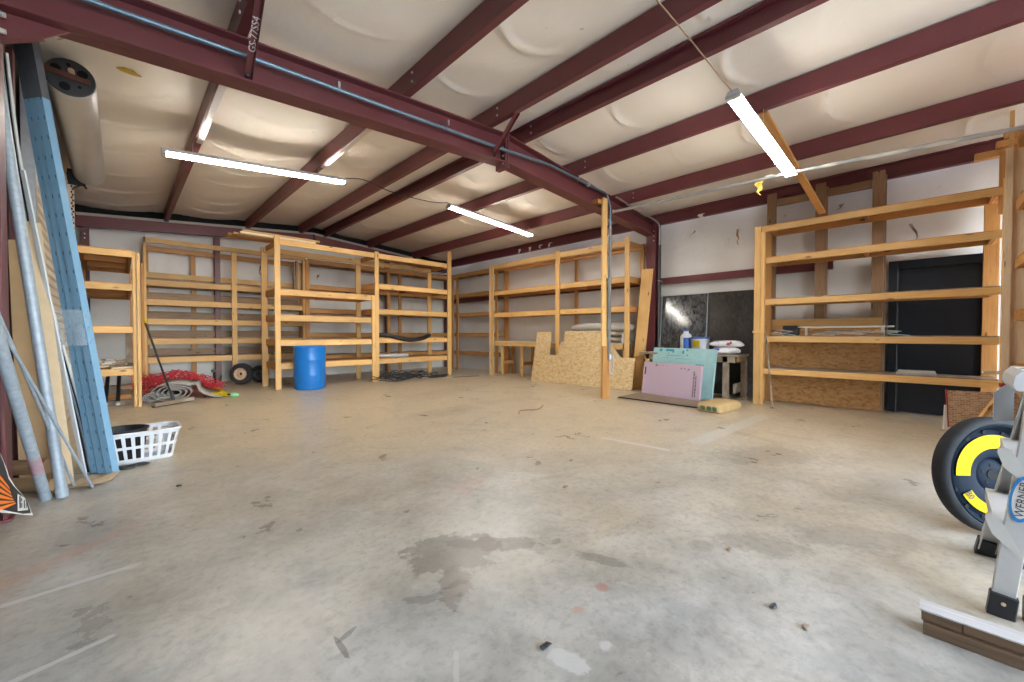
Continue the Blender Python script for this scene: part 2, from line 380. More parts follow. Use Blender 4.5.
        me.materials.append(mat)
        o = bpy.data.objects.new(name, me); COL.objects.link(o)
        if smooth:
            for p in me.polygons: p.use_smooth = True
            try: me.set_sharp_from_angle(angle=math.radians(38))
            except Exception: pass
        if parent is not None: o.parent = parent
        else: o.location = base
        ROOT[o.name] = base
        return o
ROOT = {}
def thing(name, label, cat, loc=(0, 0, 0), group=None):
    o = bpy.data.objects.new(name, None); COL.objects.link(o); o.location = loc; o.empty_display_size = 0.1
    o['label'] = label; o['category'] = cat; o['kind'] = 'thing'
    if group: o['group'] = group
    ROOT[o.name] = V(loc); return o
def tag(o, label, cat, group=None, kind='thing'):
    o['label'] = label; o['category'] = cat; o['kind'] = kind
    if group: o['group'] = group
    return o
def struct(o, label=None):
    o['kind'] = 'structure'
    if label: o['label'] = label
    return o
def text(name, body, size, o, ux, uy, mat, parent, off=0.0015, align='CENTER', ext=0.0004):
    c = bpy.data.curves.new(name, 'FONT'); c.body = body; c.size = size; c.align_x = align; c.align_y = 'CENTER'; c.extrude = ext; c.resolution_u = 3
    ob = bpy.data.objects.new(name, c); COL.objects.link(ob); c.materials.append(mat)
    ux = V(ux).normalized(); uy = V(uy); uy = (uy - ux * uy.dot(ux)).normalized(); n = ux.cross(uy)
    p = V(o) + n * off - (ROOT[parent.name] if parent else V((0, 0, 0)))
    M = Matrix((ux, uy, n)).transposed().to_4x4(); M.translation = p
    if parent: ob.parent = parent
    ob.matrix_local = M
    me = bpy.data.meshes.new_from_object(ob); mo = bpy.data.objects.new(name, me); COL.objects.link(mo); mo.parent = ob.parent; mo.matrix_local = M
    bpy.data.objects.remove(ob); bpy.data.curves.remove(c); mo.name = name
    if not me.materials: me.materials.append(mat)
    ROOT[mo.name] = ROOT[parent.name] if parent else V((0, 0, 0))
    return mo
def bar1(name, mat, parent, p, q, w, h, up=(0, 0, 1)): return B().bar(p, q, w, h, up).build(name, mat, parent)
def box1(name, mat, parent, lo, hi): return B().box(lo, hi).build(name, mat, parent)
def arc(c, r, a0, a1, n, ax=V((1, 0, 0)), ay=V((0, 0, 1))):
    return [V(c) + ax * r * math.cos(a0 + (a1 - a0) * k / n) + ay * r * math.sin(a0 + (a1 - a0) * k / n) for k in range(n + 1)]
def rounded(pts, r=0.05, n=5):   # polyline with rounded corners
    pts = [V(p) for p in pts]; out = [pts[0]]
    for i in range(1, len(pts) - 1):
        a = (pts[i - 1] - pts[i]).normalized(); b = (pts[i + 1] - pts[i]).normalized()
        p0, p2 = pts[i] + a * r, pts[i] + b * r
        for k in range(n + 1):
            t = k / n; out.append(p0 * (1 - t) ** 2 + pts[i] * 2 * t * (1 - t) + p2 * t * t)
    out.append(pts[-1]); return out
def spline(pts, n=8):
    pts = [V(p) for p in pts]; out = []
    for i in range(len(pts) - 1):
        p0, p1, p2, p3 = pts[max(i - 1, 0)], pts[i], pts[i + 1], pts[min(i + 2, len(pts) - 1)]
        for k in range(n):
            t = k / n
            out.append(0.5 * ((2 * p1) + (p2 - p0) * t + (2 * p0 - 5 * p1 + 4 * p2 - p3) * t * t + (3 * p1 - p0 - 3 * p2 + p3) * t ** 3))
    out.append(pts[-1]); return out

# ------------------------------------------------------------------ the room
XL, XR, YB, YF = -0.62, 8.30, 11.80, -4.2
RIDGE = 3.73
def purl_z(x): return 3.46 + 0.0833 * ((8.25 - x) if x > RIDGE else (x + 0.79))
PUR = [0.70, 2.20, 3.39, 4.066, 5.256, 6.76]
struct(B().face([(XL - .3, YF - 1.5, 0), (XR + .3, YF - 1.5, 0), (XR + .3, YB + .3, 0), (XL - .3, YB + .3, 0)]).build('floor', FLOORM), 'bare grey concrete slab with stains and worn white paint lines')

def grid(name, fn, nu, nv, mat, label):
    b = B(); P = [[fn(i / nu, j / nv) for j in range(nv + 1)] for i in range(nu + 1)]
    for i in range(nu):
        for j in range(nv): b.face([P[i][j], P[i + 1][j], P[i + 1][j + 1], P[i][j + 1]])
    return struct(b.build(name, mat, smooth=True), label)
def hsh(k): return (math.sin(k * 127.1 + 3.3) * 43758.5453) % 1.0
edges = [-0.79] + PUR + [8.25]
def ceil_pt(x, y):
    base = purl_z(x) + 0.235
    for i in range(len(edges) - 1):
        if edges[i] <= x <= edges[i + 1]:
            w = edges[i + 1] - edges[i]; t = (x - edges[i]) / w; bulge = math.sin(math.pi * t)
            sag = 0.045 * w * bulge * (1 + 0.35 * math.sin(y * 1.7 + i * 2.1))
            z = base - sag
            for k in range(-4, 12):       # sagging folds that cross each bay
                yk = k * 1.05 + 0.55 * hsh(k * 7 + i) + 0.28 * bulge
                d = (y - yk) / (0.022 + 0.03 * hsh(k + i * 3))
                if abs(d) < 4: z -= (0.010 + 0.022 * hsh(k * 3 + i * 5)) * bulge ** 0.7 * math.exp(-d * d)
            z -= 0.006 * bulge * math.sin(y * 9 + 4 * t + i)
            return V((x, y, z))
    return V((x, y, base))
def ceil_fn(x0, x1): return lambda u, v: ceil_pt(x0 + (x1 - x0) * u, YF - .2 + (YB + .3 - YF) * v)
cb = B()
for (x0, x1, nu) in [(-0.79, RIDGE, 62), (RIDGE, 8.42, 62)]:
    fn = ceil_fn(x0, min(x1, 8.25)); nv = 520
    P = [[fn(i / nu, j / nv) for j in range(nv + 1)] for i in range(nu + 1)]
    for i in range(nu):
        for j in range(nv): cb.face([P[i][j], P[i + 1][j], P[i + 1][j + 1], P[i][j + 1]])
struct(cb.build('ceiling', CEILM, smooth=True), 'white vinyl insulation sagging between the roof purlins')
def bul(a, z, s): return 0.018 * math.sin(a * 2.3 + s) * math.sin(z * 1.9 + s * 2) + 0.012 * math.sin(a * 5.1 + z * 2 + s)
def seam(a, step, off):
    d = ((a - off + step / 2) % step) - step / 2
    return 0.022 * math.exp(-(d / 0.035) ** 2)
grid('wall_right', lambda u, v: V((XR + bul(YF + (YB - YF) * u, 3.72 * v, 1.0) + seam(YF + (YB - YF) * u, 1.22, 3.05), YF + (YB - YF) * u, 3.72 * v)), 200, 36, WALLM, 'white vinyl insulated wall on the right')
grid('wall_back', lambda u, v: V((-0.9 + 9.4 * u, YB + bul(9.4 * u, 4.1 * v, 4.0) + seam(9.4 * u, 1.22, 0.4), 4.1 * v)), 130, 36, WALLM, 'white vinyl insulated far wall behind the long shelves')
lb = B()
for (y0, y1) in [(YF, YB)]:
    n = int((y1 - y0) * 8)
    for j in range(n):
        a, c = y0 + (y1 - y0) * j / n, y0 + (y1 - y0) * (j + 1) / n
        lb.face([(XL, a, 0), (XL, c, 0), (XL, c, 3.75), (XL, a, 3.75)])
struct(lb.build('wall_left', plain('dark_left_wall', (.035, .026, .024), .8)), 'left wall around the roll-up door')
fb = B(); YFW = YF
for (x0, x1, z0, z1) in [(XL - .2, -0.2, 0, 3.75), (7.6, XR + .2, 0, 3.75), (-0.2, 7.6, 3.25, 4.1), (XL - .2, -.2, 3.75, 4.1), (7.6, XR + .2, 3.75, 4.1)]:
    fb.box((x0, YFW - .1, z0), (x1, YFW, z1), 0.001)
struct(fb.build('wall_front', WALLM), 'wall behind the viewer with a wide open doorway')  # out-of-view side; opening made extra wide to brighten floor and ceiling
struct(B().box((-0.6, 11.36, 3.475), (8.2, 11.40, 3.50), .002).build('trim_1', TAPE)) if False else None
# edge tape above the far rafter follows the roof slope
tb = B()
for (xa, xb) in [(-0.6, RIDGE), (RIDGE, 8.2)]:
    za, zb = purl_z(xa) + 0.012, purl_z(xb) + 0.012
    tb.bar((xa, 11.47, za), (xb, 11.47, zb), 0.02, 0.055)
struct(tb.build('trim_1', TAPE), 'pale insulation edge above the far rafter')
db = B()
for (xa, xb) in [(-0.62, RIDGE), (RIDGE, 8.25)]:
    za, zb = purl_z(xa) + .10, purl_z(xb) + .10
    db.bar((xa, 11.56, za), (xb, 11.56, zb), 0.03, 0.2)
struct(db.build('trim_2', HOLE), 'dark gap closure under the far roof edge')

# ------------------------------------------------------------------ steel frame
def csec(b, x, y0, y1, z0, h, fl, t=0.012, open_dir=1, lip=0.02):
    b.box((x - t / 2, y0, z0), (x + t / 2, y1, z0 + h), .001)
    xa, xb = sorted((x, x + open_dir * fl))
    b.box((xa, y0, z0 - .001), (xb, y1, z0 + t), .001); b.box((xa, y0, z0 + h - t), (xb, y1, z0 + h + .001), .001)
    xe = x + open_dir * fl
    b.box((xe - t / 2, y0, z0), (xe + t / 2, y1, z0 + lip), .001); b.box((xe - t / 2, y0, z0 + h - lip), (xe + t / 2, y1, z0 + h), .001)
    return b
plab = ['maroon roof purlin nearest the roll-up door, passing above the left fluorescent light', 'maroon roof purlin above the right end of the left fluorescent light', 'maroon left one of the two close purlins at the ridge', 'maroon right one of the two close purlins at the ridge, hollow side out', 'maroon roof purlin between the ridge pair and the purlin next to the right wall', 'maroon roof purlin nearest the right wall, crossing below the hanging light cord']
plab[4] = 'maroon roof purlin crossing above the middle of the chain-hung shop light'
plab[5] = 'maroon roof purlin next to the right wall eave'
for i, x in enumerate(PUR):
    od = -1 if i == 3 else 1
    z = purl_z(x)
    t = thing('roof_purlin', plab[i], 'roof purlin', (x, YF, z), 'roof purlins')
    csec(B(), x, YF, 11.55, z, 0.215, 0.065, open_dir=od).build('channel', STEEL, t)
    for yy in (3.72, 4.28):
        for zz in (0.06, 0.15):
            B().lathe([(0.013, 0), (0.013, .012), (0, .014)], (x - .006 if od > 0 else x - .066, yy, z + zz), (-1, 0, 0), 6).build('bolt', GALV, t)
e = thing('eave_strut', 'dark maroon eave strut along the top of the right wall', 'eave beam', (8.25, YF, 3.46))
csec(B(), 8.25, YF, 11.6, 3.46, 0.235, -0.08, open_dir=1).build('channel', STEEL, e)

# main rafter
RY = 4.0
def rtop(x): return purl_z(x) - 0.002
def rbot(x): return 3.445 - 0.055 * (x - RIDGE) if x > RIDGE else 3.445 - 0.072 * (RIDGE - x)
raf = thing('rafter_frame', 'big maroon tapered rafter spanning the room overhead', 'steel rafter', (RIDGE, RY, rbot(RIDGE)))
for (xa, xb) in [(-0.51, RIDGE), (RIDGE, 8.02)]:
    w = B(); w.prism([(xa, rbot(xa)), (xb, rbot(xb)), (xb, rtop(xb)), (xa, rtop(xa))], (0, RY, 0), (1, 0, 0), (0, 0, 1), .012, True); w.build('web', STEEL, raf)
    B().bar((xa, RY, rtop(xa) - .009), (xb, RY, rtop(xb) - .009), .20, .016).build('top_flange', STEEL, raf)
    B().bar((xa, RY, rbot(xa) + .009), (xb, RY, rbot(xb) + .009), .20, .016).build('bottom_flange', STEEL, raf)
sp = B()
sp.box((RIDGE - .035, RY - .1, rbot(RIDGE) - .07), (RIDGE - .005, RY + .1, rtop(RIDGE) - .02), .002)
sp.box((RIDGE + .005, RY - .1, rbot(RIDGE) - .07), (RIDGE + .035, RY + .1, rtop(RIDGE) - .02), .002)
spl = sp.build('splice_plate', STEEL, raf)
for zz in (.04, .14, .26): B().lathe([(.016, 0), (.016, .02), (0, .022)], (RIDGE - .035, RY - .06, rbot(RIDGE) - .05 + zz), (-1, 0, 0), 6).build('bolt', GALV, spl)
g = B(); g.prism([(-.51, 2.96), (-.34, 3.06), (-.22, rbot(-.22)), (-.51, rbot(-.51))], (0, RY, 0), (1, 0, 0), (0, 0, 1), .012, True)
g.bar((-.51, RY, 2.96), (-.335, RY, 3.065), .06, .010); g.build('haunch', STEEL, raf)
for zz in (3.0, 3.10, 3.24, 3.38): B().lathe([(.015, 0), (.015, .025), (0, .027)], (-.505, RY - .055, zz), (1, 0, 0), 6).build('bolt', OFFWHITE, raf)

def column(x0, x1, label, inner):
    t = thing('frame_column', label, 'steel column', ((x0 + x1) / 2, RY, 0), 'main frame columns')
    B().box((x0, RY - .006, 0), (x1, RY + .006, 3.44), .001).build('web', STEEL, t)
    xi = x1 if inner > 0 else x0; xo = x0 if inner > 0 else x1
    B().box((min(xi, xi - inner * .016), RY - .10, 0), (max(xi, xi - inner * .016), RY + .10, 3.46), .001).build('flange', STEEL, t)
    B().box((min(xo, xo + inner * .016), RY - .10, 0), (max(xo, xo + inner * .016), RY + .10, 3.46), .001).build('flange', STEEL, t)
    B().box((x0 - .02, RY - .12, 0), (x1 + .02, RY + .12, .016), .001).build('base_plate', STEEL, t)
    for zz in (3.1, 3.2, 3.3): B().lathe([(.014, 0), (.014, .02), (0, .022)], (xi, RY - .07, zz), (inner, 0, 0), 6).build('bolt', GALV, t)
column(8.0, 8.25, 'maroon wall column carrying the right end of the big rafter', -1)
column(-.60, -.512, 'maroon column behind the leaning tubes carrying the left rafter end', 1)

for i, (lab, p, q) in enumerate([('maroon angle brace marked in white writing, tying the rafter to a purlin', (.78, 3.93, 3.27), (.745, 3.32, 3.62)), ('plain maroon angle brace at the ridge splice of the rafter', (3.50, 3.93, 3.50), (3.44, 3.40, 3.84))]):
    t = thing('flange_brace', lab, 'brace', p, 'rafter flange braces')
    d, a, b = frame(V(q) - V(p), (1, 0, 0))
    bb = B().bar(p, q, .005, .055, (1, 0, 0), ch=.0005); bb.bar(V(p) + V((.026, .02, -.02)), V(q) + V((.026, .02, -.02)), .05, .005, (1, 0, 0), ch=.0005)
    bb.build('angle_bar', STEEL, t)
    if i == 0: text('lettering', 'GS-77SS4', .07, V(p).lerp(V(q), .52), (V(q) - V(p)), (-1, 0, 0), CHALK, t, off=.004)
    B().lathe([(.014, 0), (.014, .02), (0, .022)], V(p) + V((-.01, -.02, .01)), (0, -1, 0), 6).build('bolt', DARKGREY, t)

# end wall rafter, columns, girts
t = thing('end_rafter', 'maroon rafter along the top of the far wall', 'steel rafter', (RIDGE, 11.42, 3.55))
for (xa, xb) in [(-.6, RIDGE), (RIDGE, 8.2)]:
    za, zb = purl_z(xa) - .255, purl_z(xb) - .255
    B().prism([(xa, za), (xb, zb), (xb, zb + .225), (xa, za + .225)], (0, 11.42, 0), (1, 0, 0), (0, 0, 1), .012, True).build('web', STEEL, t)
    B().bar((xa, 11.38, za + .006), (xb, 11.38, zb + .006), .07, .012).build('bottom_flange', STEEL, t)
    B().bar((xa, 11.46, za + .219), (xb, 11.46, zb + .219), .07, .012).build('top_flange', STEEL, t)
B().box((RIDGE - .02, 11.36, purl_z(RIDGE) - .27), (RIDGE + .02, 11.50, purl_z(RIDGE) - .03), .002).build('splice_plate', BLACKM, t)
for i, (x, lab) in enumerate([(-.485, 'maroon end wall post above the short shelving by the roll-up door'), (1.63, 'maroon end wall post behind the left bay of the far shelves'), (5.91, 'dark end wall post behind the right bay of the centre shelves'), (8.12, 'dark corner post where far wall meets right wall')]):
    t = thing('end_wall_post', lab, 'steel post', (x, 11.56, 0), 'end wall posts')
    zt = purl_z(x) - .26
    B().box((x - .055, 11.50, 0), (x + .055, 11.51, zt), .001).build('web', STEEL, t)
    bb = B(); bb.box((x - .055, 11.50, 0), (x - .047, 11.64, zt), .001); bb.box((x + .047, 11.50, 0), (x + .055, 11.64, zt), .001); bb.build('flange', STEEL, t)
    if i == 0: 
        for zz in (3.03, 3.11): B().lathe([(.012, 0), (.012, .09), (0, .092)], (x, 11.50, zz), (0, -1, 0), 6).build('bolt', GALV, t)
for (y0, y1, lab) in [(1.0, 3.88, 'maroon wall girt running from the wall column to behind the right shelving'), (4.12, 11.5, 'maroon wall girt running behind the workbench shelving to the far corner')]:
    t = thing('wall_girt', lab, 'wall girt', (8.2, y0, 2.19), 'right wall girts')
    bb = B().box((8.19, y0, 2.19), (8.20, y1, 2.33), .001); bb.box((8.20, y0, 2.32), (8.27, y1, 2.33), .001); bb.box((8.12, y0, 2.19), (8.20, y1, 2.20), .001)
    bb.build('channel', STEEL, t)
tag(B().box((-.608, 4.93, 0), (-.572, 5.02, 3.35)).build('jamb_post', STEEL, loc=(-.59, 4.97, 0)), 'slim maroon jamb post beside the roll-up door behind the blue uprights', 'steel post')

# ------------------------------------------------------------------ doors
d1 = thing('door_1', 'cream ribbed roll-up door in the left wall with its steel barrel above', 'roll-up door', (-.48, 6.9, 0)); d1['kind'] = 'structure'; del d1['category']
cb = B(); pitch = 0.09; nz = int(3.36 / pitch)
prof = []
for k in range(nz):
    z = k * pitch; prof += [(-.535, z), (-.535, z + .035), (-.514, z + .047), (-.514, z + .078)]
for i in range(len(prof) - 1):
    (xa, za), (xb, zb) = prof[i], prof[i + 1]
    cb.face([(xa, 5.30, za), (xa, 8.50, za), (xb, 8.50, zb), (xb, 5.30, zb)])
cb.build('curtain', CORR, d1)
gd = B().box((-.57, 5.19, 0), (-.495, 5.20, 3.45), .001); gd.box((-.57, 5.20, 0), (-.565, 5.31, 3.45), .001); gd.box((-.50, 5.20, 0), (-.495, 5.31, 3.45), .001)
gd.build('guide_rail', GALV, d1)
gd = B().box((-.55, 8.50, 0), (-.455, 8.53, 3.45), .001); gd.build('guide_rail', BEIGE, d1)
DC = V((-.300, 0, 3.47)); DR = 0.165
dm = B().lathe([(DR - .02, 0), (DR, .004), (DR, 3.04), (DR - .02, 3.05)], (DC.x, 5.42, DC.z), (0, 1, 0), 48, True); dm.build('barrel', ROLLMETAL, d1, True)
ep = B().lathe([(.02, -.012), (DR - .012, -.012), (DR - .004, -.004), (DR - .004, .01)], (DC.x, 5.414, DC.z), (0, 1, 0), 48); epo = ep.build('end_plate', DARKGREY, d1, True)
for ang, rr, hr in [(35, .095, .035), (150, .10, .033), (250, .10, .036), (95, .105, .014), (310, .09, .012)]:
    a = math.radians(ang); c = V((DC.x + rr * math.cos(a), 5.400, DC.z + rr * math.sin(a))); B().lathe([(0, 0), (hr, 0), (hr, .006)], c, (0, 1, 0), 20).build('bore', HOLE, epo)
B().bar((DC.x - .19, 5.385, DC.z + .018), (DC.x + .125, 5.385, DC.z - .012), .02, .045, (0, 0, 1)).build('axle_bar', RUSTPOST, d1)
B().lathe([(0.022, 0), (.022, .05), (0, .055)], (DC.x + .01, 5.40, DC.z + .04), (0, -1, 0), 10).build('hub_bolt', RIMRUST, d1)
br = B().box((-.52, 8.48, 3.28), (-.34, 8.49, 3.50), .002); br.tube(rounded([(-.46, 8.44, 3.22), (-.36, 8.44, 3.30), (-.33, 8.44, 3.24)], .03), .012, 6); br.build('end_bracket', BLACKM, d1)
ch = B()
for k in range(62):
    z = 3.25 - k * .04; ch.lathe([(.006, -.016), (.010, -.01), (.010, .01), (.006, .016)], (-.470 + (.006 if k % 2 else -.006), 8.46, z), (0, 0, 1), 6)
ch.build('pull_chain', BLACKM, d1, merge=False)

d2 = thing('door_2', 'dark navy steel door in a navy frame behind the right shelving', 'door', (8.2, -.15, 0)); d2['kind'] = 'structure'; del d2['category']
box1('leaf', NAVY, d2, (8.215, -.60, .01), (8.26, .245, 2.10))
fr = B().box((8.15, .245, 0), (8.28, .345, 2.22), .004); fr.box((8.15, -.70, 0), (8.28, -.60, 2.22), .004); fr.box((8.15, -.60, 2.10), (8.28, .245, 2.22), .004)
fr.build('door_frame', NAVY, d2)
st_ = B().box((8.19, .235, 0), (8.212, .255, 2.11), .002); st_.box((8.19, -.60, 2.09), (8.212, .245, 2.11), .002); st_.build('door_stop', BLACKM, d2)

# ------------------------------------------------------------------ shelving
def shelf_level(t, x0, x1, y0, y1, z, rh, mat, mats=None, cross=True, board=True, back=True, along='x', bmat=None, ncross=2):
    """front/back rails and boards of one level; z is the top of the rails"""
    th = .04
    m = mats or mat
    if along == 'x':
        box1('rail', mat, t, (x0, y0, z - rh), (x1, y0 + th, z))
        if back: box1('rail', m, t, (x0, y1 - th, z - rh), (x1, y1, z))
        if cross:
            for k in range(ncross):
                xx = x0 + (x1 - x0 - th) * k / (ncross - 1)
                box1('cross_rail', m, t, (xx, y0 + th, z - rh), (xx + th, y1 - th, z - .002))
        if board: box1('shelf_board', bmat or m, t, (x0, y0 + .005, z + .001), (x1, y1, z + .016))
    else:
        box1('rail', mat, t, (x0, y0, z - rh), (x0 + th, y1, z))
        if back: box1('rail', m, t, (x1 - th, y0, z - rh), (x1, y1, z))
        if cross:
            for k in range(ncross):
                yy = y0 + (y1 - y0 - th) * k / (ncross - 1)
                box1('cross_rail', m, t, (x0 + th, yy, z - rh), (x1 - th, yy + th, z - .002))
        if board: box1('shelf_board', bmat or m, t, (x0 + .005, y0, z + .001), (x1, y1, z + .016))

# centre unit standing free before the far wall
cu = thing('shelving_unit', 'free-standing two-bay pine shelving behind the blue drum', 'shelving', (4.4, 9.6, 0), 'home-built pine shelving')
YF0, YF1 = 9.30, 10.07
for (x0, x1, zt, y0) in [(2.262, 2.368, 3.17, 9.26), (4.416, 4.516, 3.15, 9.26), (4.342, 4.414, 2.085, 9.26), (6.55, 6.672, 3.47, 9.26)]:
    box1('post', PINE, cu, (x0, y0, 0), (x1, y0 + .04, zt))
for (x0, x1, zt) in [(2.205, 2.32, 3.05), (4.30, 4.415, 3.09), (6.42, 6.54, 3.05)]:
    box1('post', PINE, cu, (x0, YF1, 0), (x1, YF1 + .04, zt))
for z in (2.08, 1.54, 1.02, .53): shelf_level(cu, 2.28, 4.345, YF0, YF1, z, .12, PINE, PINE_ORANGE, ncross=3)
for z in (2.375, 1.75, 1.04, .53): shelf_level(cu, 4.43, 6.57, YF0, YF1, z, .115, PINE, PINE_ORANGE, ncross=3)
box1('rail', PINE, cu, (2.28, YF0, 3.0), (4.46, YF0 + .04, 3.12)); box1('rail', PINE, cu, (2.25, YF1 - .04, 2.93), (6.5, YF1, 3.05))
box1('rail', PINE, cu, (4.48, YF0, 3.0), (6.57, YF0 + .04, 3.12))
for xx in (2.28, 4.40, 6.50): box1('cross_rail', PINE_ORANGE, cu, (xx, YF0 + .04, 2.97), (xx + .04, YF1 - .04, 3.07))
box1('shelf_board', PINE_ORANGE, cu, (4.44, YF0 + .01, 3.075), (6.55, YF1 - .05, 3.09))

# far wall unit, left part
bu = thing('shelving_unit', 'long five-shelf pine shelving on the far wall behind the red netting', 'shelving', (1.9, 11.3, 0), 'home-built pine shelving')
BY0, BY1 = 11.10, 11.62
box1('post', PINE, bu, (.345, BY0 - .0, 0), (.385, BY0 + .09, 3.12)); box1('post', PINE_ORANGE, bu, (.30, BY0 - .02, 0), (.343, BY0 + .09, 2.60))
box1('post', PINE, bu, (1.83, BY0 - .042, 0), (1.93, BY0 - .002, 3.02))
box1('post', PINE_ORANGE, bu, (3.40, BY0 - .042, 0), (3.50, BY0 - .002, 3.06)); box1('post', PINE, bu, (3.34, BY0 - .042, 0), (3.395, BY0 - .002, 3.02))
for x in (.35, 1.15, 2.6, 3.42): box1('post', PINE_ORANGE, bu, (x, BY1 - .0, 0), (x + .09, BY1 + .04, 3.05))
box1('rail', PINE, bu, (.345, BY0, 3.03), (3.42, BY0 + .04, 3.135)); box1('rail', PINE_ORANGE, bu, (.345, BY1 - .04, 2.93), (3.42, BY1, 3.04))
box1('rail', PINE, bu, (.39, BY1 - .04, 2.36), (3.42, BY1, 2.48))
for z in (2.27, 1.87, 1.465, 1.05, .66): shelf_level(bu, .39, 3.40, BY0, BY1, z, .12, PINE, STUD, ncross=3)
for z in (1.98, 1.575, 1.16, .77): box1('back_board', STUD, bu, (.40, BY1 - .07, z - .08), (3.38, BY1 - .045, z + .07))
# corner unit, L-shaped
co = thing('shelving_unit', 'dim L-shaped pine shelving in the far right corner', 'shelving', (7.0, 11.3, 0), 'home-built pine shelving')
for z in (3.09, 2.43, 1.81, 1.17, .58):
    shelf_level(co, 3.52, 8.0, 11.16, 11.62, z, .11, PINE_ORANGE, STUD, ncross=5)
    shelf_level(co, 7.90, 8.20, 8.64, 11.10, z, .10, PINE_ORANGE, STUD, along='y', ncross=3)
for x in (5.68, 6.05): box1('post', PINE_ORANGE, co, (x, 11.115, 0), (x + .10, 11.155, 3.0))
for y in (10.55, 10.82, 8.65): box1('post', PINE_ORANGE, co, (7.855, y, 0), (7.895, y + .10, 3.0))

# short unit by the roll-up door
lu = thing('shelving_unit', 'short four-shelf pine shelving beside the roll-up door', 'shelving', (-.15, 9.9, 0), 'home-built pine shelving')
LX0, LX1, LY0, LY1 = -.46, .135, 8.65, 11.0
for z in (2.44, 1.92, 1.26, .60):
    shelf_level(lu, LX0, LX1, LY0, LY1, z, .095, PINE, PINE_ORANGE, ncross=2)
    for yy in (9.4, 10.2): box1('cross_rail', PINE_ORANGE, lu, (LX0 + .05, yy, z - .095), (LX1 - .05, yy + .04, z - .003))
box1('post', PINE, lu, (.137, LY0 - .02, 0), (.178, LY0 + .07, 2.44)); box1('post', PINE, lu, (.184, LY0 - .04, 0), (.226, LY0 + .05, 2.42))
box1('post', PINE_ORANGE, lu, (LX0 - .045, LY0, 0), (LX0 - .003, LY0 + .09, 2.44))
box1('post', GREYWOOD, lu, (.05, LY0 + .25, .60 + .02), (.13, LY0 + .29, 1.16))
for yy in (LY1 - .1,): box1('post', PINE_ORANGE, lu, (.137, yy, 0), (.178, yy + .09, 2.44)); box1('post', PINE_ORANGE, lu, (LX0 - .045, yy, 0), (LX0 - .003, yy + .09, 2.44))

# right wall unit with workbench below
rm = thing('shelving_unit', 'tall three-post pine shelving over the workbench on the right wall', 'shelving', (7.8, 6.3, 0), 'home-built pine shelving')
for (y0, y1, zt) in [(8.39, 8.50, 3.04), (6.03, 6.14, 3.13), (4.20, 4.30, 3.15)]:
    box1('post', PINE, rm, (7.46, y0, 0), (7.50, y1, zt))
    if y0 > 8: box1('post', PINE_PALE, rm, (7.46, 8.505, 0), (7.50, 8.55, 3.04))
for (y0, y1) in [(8.45, 8.62), (5.96, 6.05), (4.20, 4.29)]: box1('post', PINE_ORANGE, rm, (8.10, y0, 0), (8.14, y1, 3.1))
box1('rail', PINE, rm, (7.502, 4.24, 2.97), (7.54, 8.46, 3.09)); box1('rail', PINE_ORANGE, rm, (8.06, 4.24, 2.97), (8.10, 8.46, 3.09))
for y in (4.24, 6.06, 8.40): box1('cross_rail', PINE_ORANGE, rm, (7.54, y, 2.98), (8.06, y + .04, 3.08))
box1('shelf_board', PINE, rm, (7.51, 4.26, 3.06), (8.05, 8.42, 3.075)) if False else None
box1('shelf_board', PINE_ORANGE, rm, (7.55, 4.3, 2.955), (7.75, 8.4, 2.968))
for z in (2.335, 1.725): shelf_level(rm, 7.502, 8.10, 4.24, 8.46, z, .11, PINE, PINE_ORANGE, along='y', ncross=4)
# workbench under it
wb = thing('workbench', 'pale-topped workbench under the right wall shelving behind the cut panel', 'workbench', (7.8, 6.4, 0))
box1('top', PINE_PALE, wb, (7.515, 4.36, .925), (8.20, 8.38, .955))
box1('apron', PINE, wb, (7.525, 4.36, .82), (7.565, 8.37, .924))
for y in (8.24, 7.46, 5.2, 4.40):
    box1('leg', PINE, wb, (7.70, y, 0), (7.745, y + .09, .924))
    box1('leg', PINE_ORANGE, wb, (8.12, y, 0), (8.16, y + .09, .924))
    box1('stretcher', PINE_ORANGE, wb, (7.75, y + .02, .30), (8.115, y + .06, .39))

# right unit before the door
ru = thing('shelving_unit', 'large five-shelf pine shelving standing before the navy door', 'shelving', (7.8, .6, 0), 'home-built pine shelving')
box1('post', PINE, ru, (7.46, 1.835, 0), (7.50, 1.93, 2.90)); box1('post', PINE, ru, (7.44, 1.782, 0), (7.53, 1.83, 2.80))
box1('post', PINE, ru, (7.50, -.71, 0), (7.54, -.664, 3.0))
box1('post_band', PINE, ru, (7.435, 1.775, 1.17), (7.505, 1.94, 1.20))
for z in (2.90, 2.385, 1.712, 1.112, .587):
    box1('rail', PINE, ru, (7.505, -.66, z - .09), (7.545, 1.78 if z < 2.8 else 1.93, z))
    box1('rail', PINE_ORANGE, ru, (7.96, -.66, z - .09), (8.0, 1.78, z))
    for y in (-.62, .55, 1.72): box1('cross_rail', PINE_ORANGE, ru, (7.546, y, z - .09), (7.959, y + .04, z - .002))
    for k in range(2): box1('shelf_board', GREYWOOD if z < 2 else PINE_ORANGE, ru, (7.52 + .25 * k, -.66, z + .001), (7.755 + .25 * k, 1.78, z + .014))
for y in (1.80,): box1('post', PINE_ORANGE, ru, (7.96, y, 0), (8.0, y + .09, 2.9))
for (z, y0, k) in [(3.34, -.45, 0), (3.43, -.62, 1), (3.52, -.68, 2)]:
    tag(B().box((7.74 - .02 * k, -1.25, z - .0), (7.84 - .02 * k, y0, z + .085)).build('lumber_offcut', PINE_ORANGE, loc=(7.8, -.8, z)), ['lowest orange wood block in the stepped trio atop the right shelving end', 'middle wood block in the stepped trio atop the right shelving end', 'topmost short wood block in the stepped trio atop the right shelving end'][k], 'wood block')
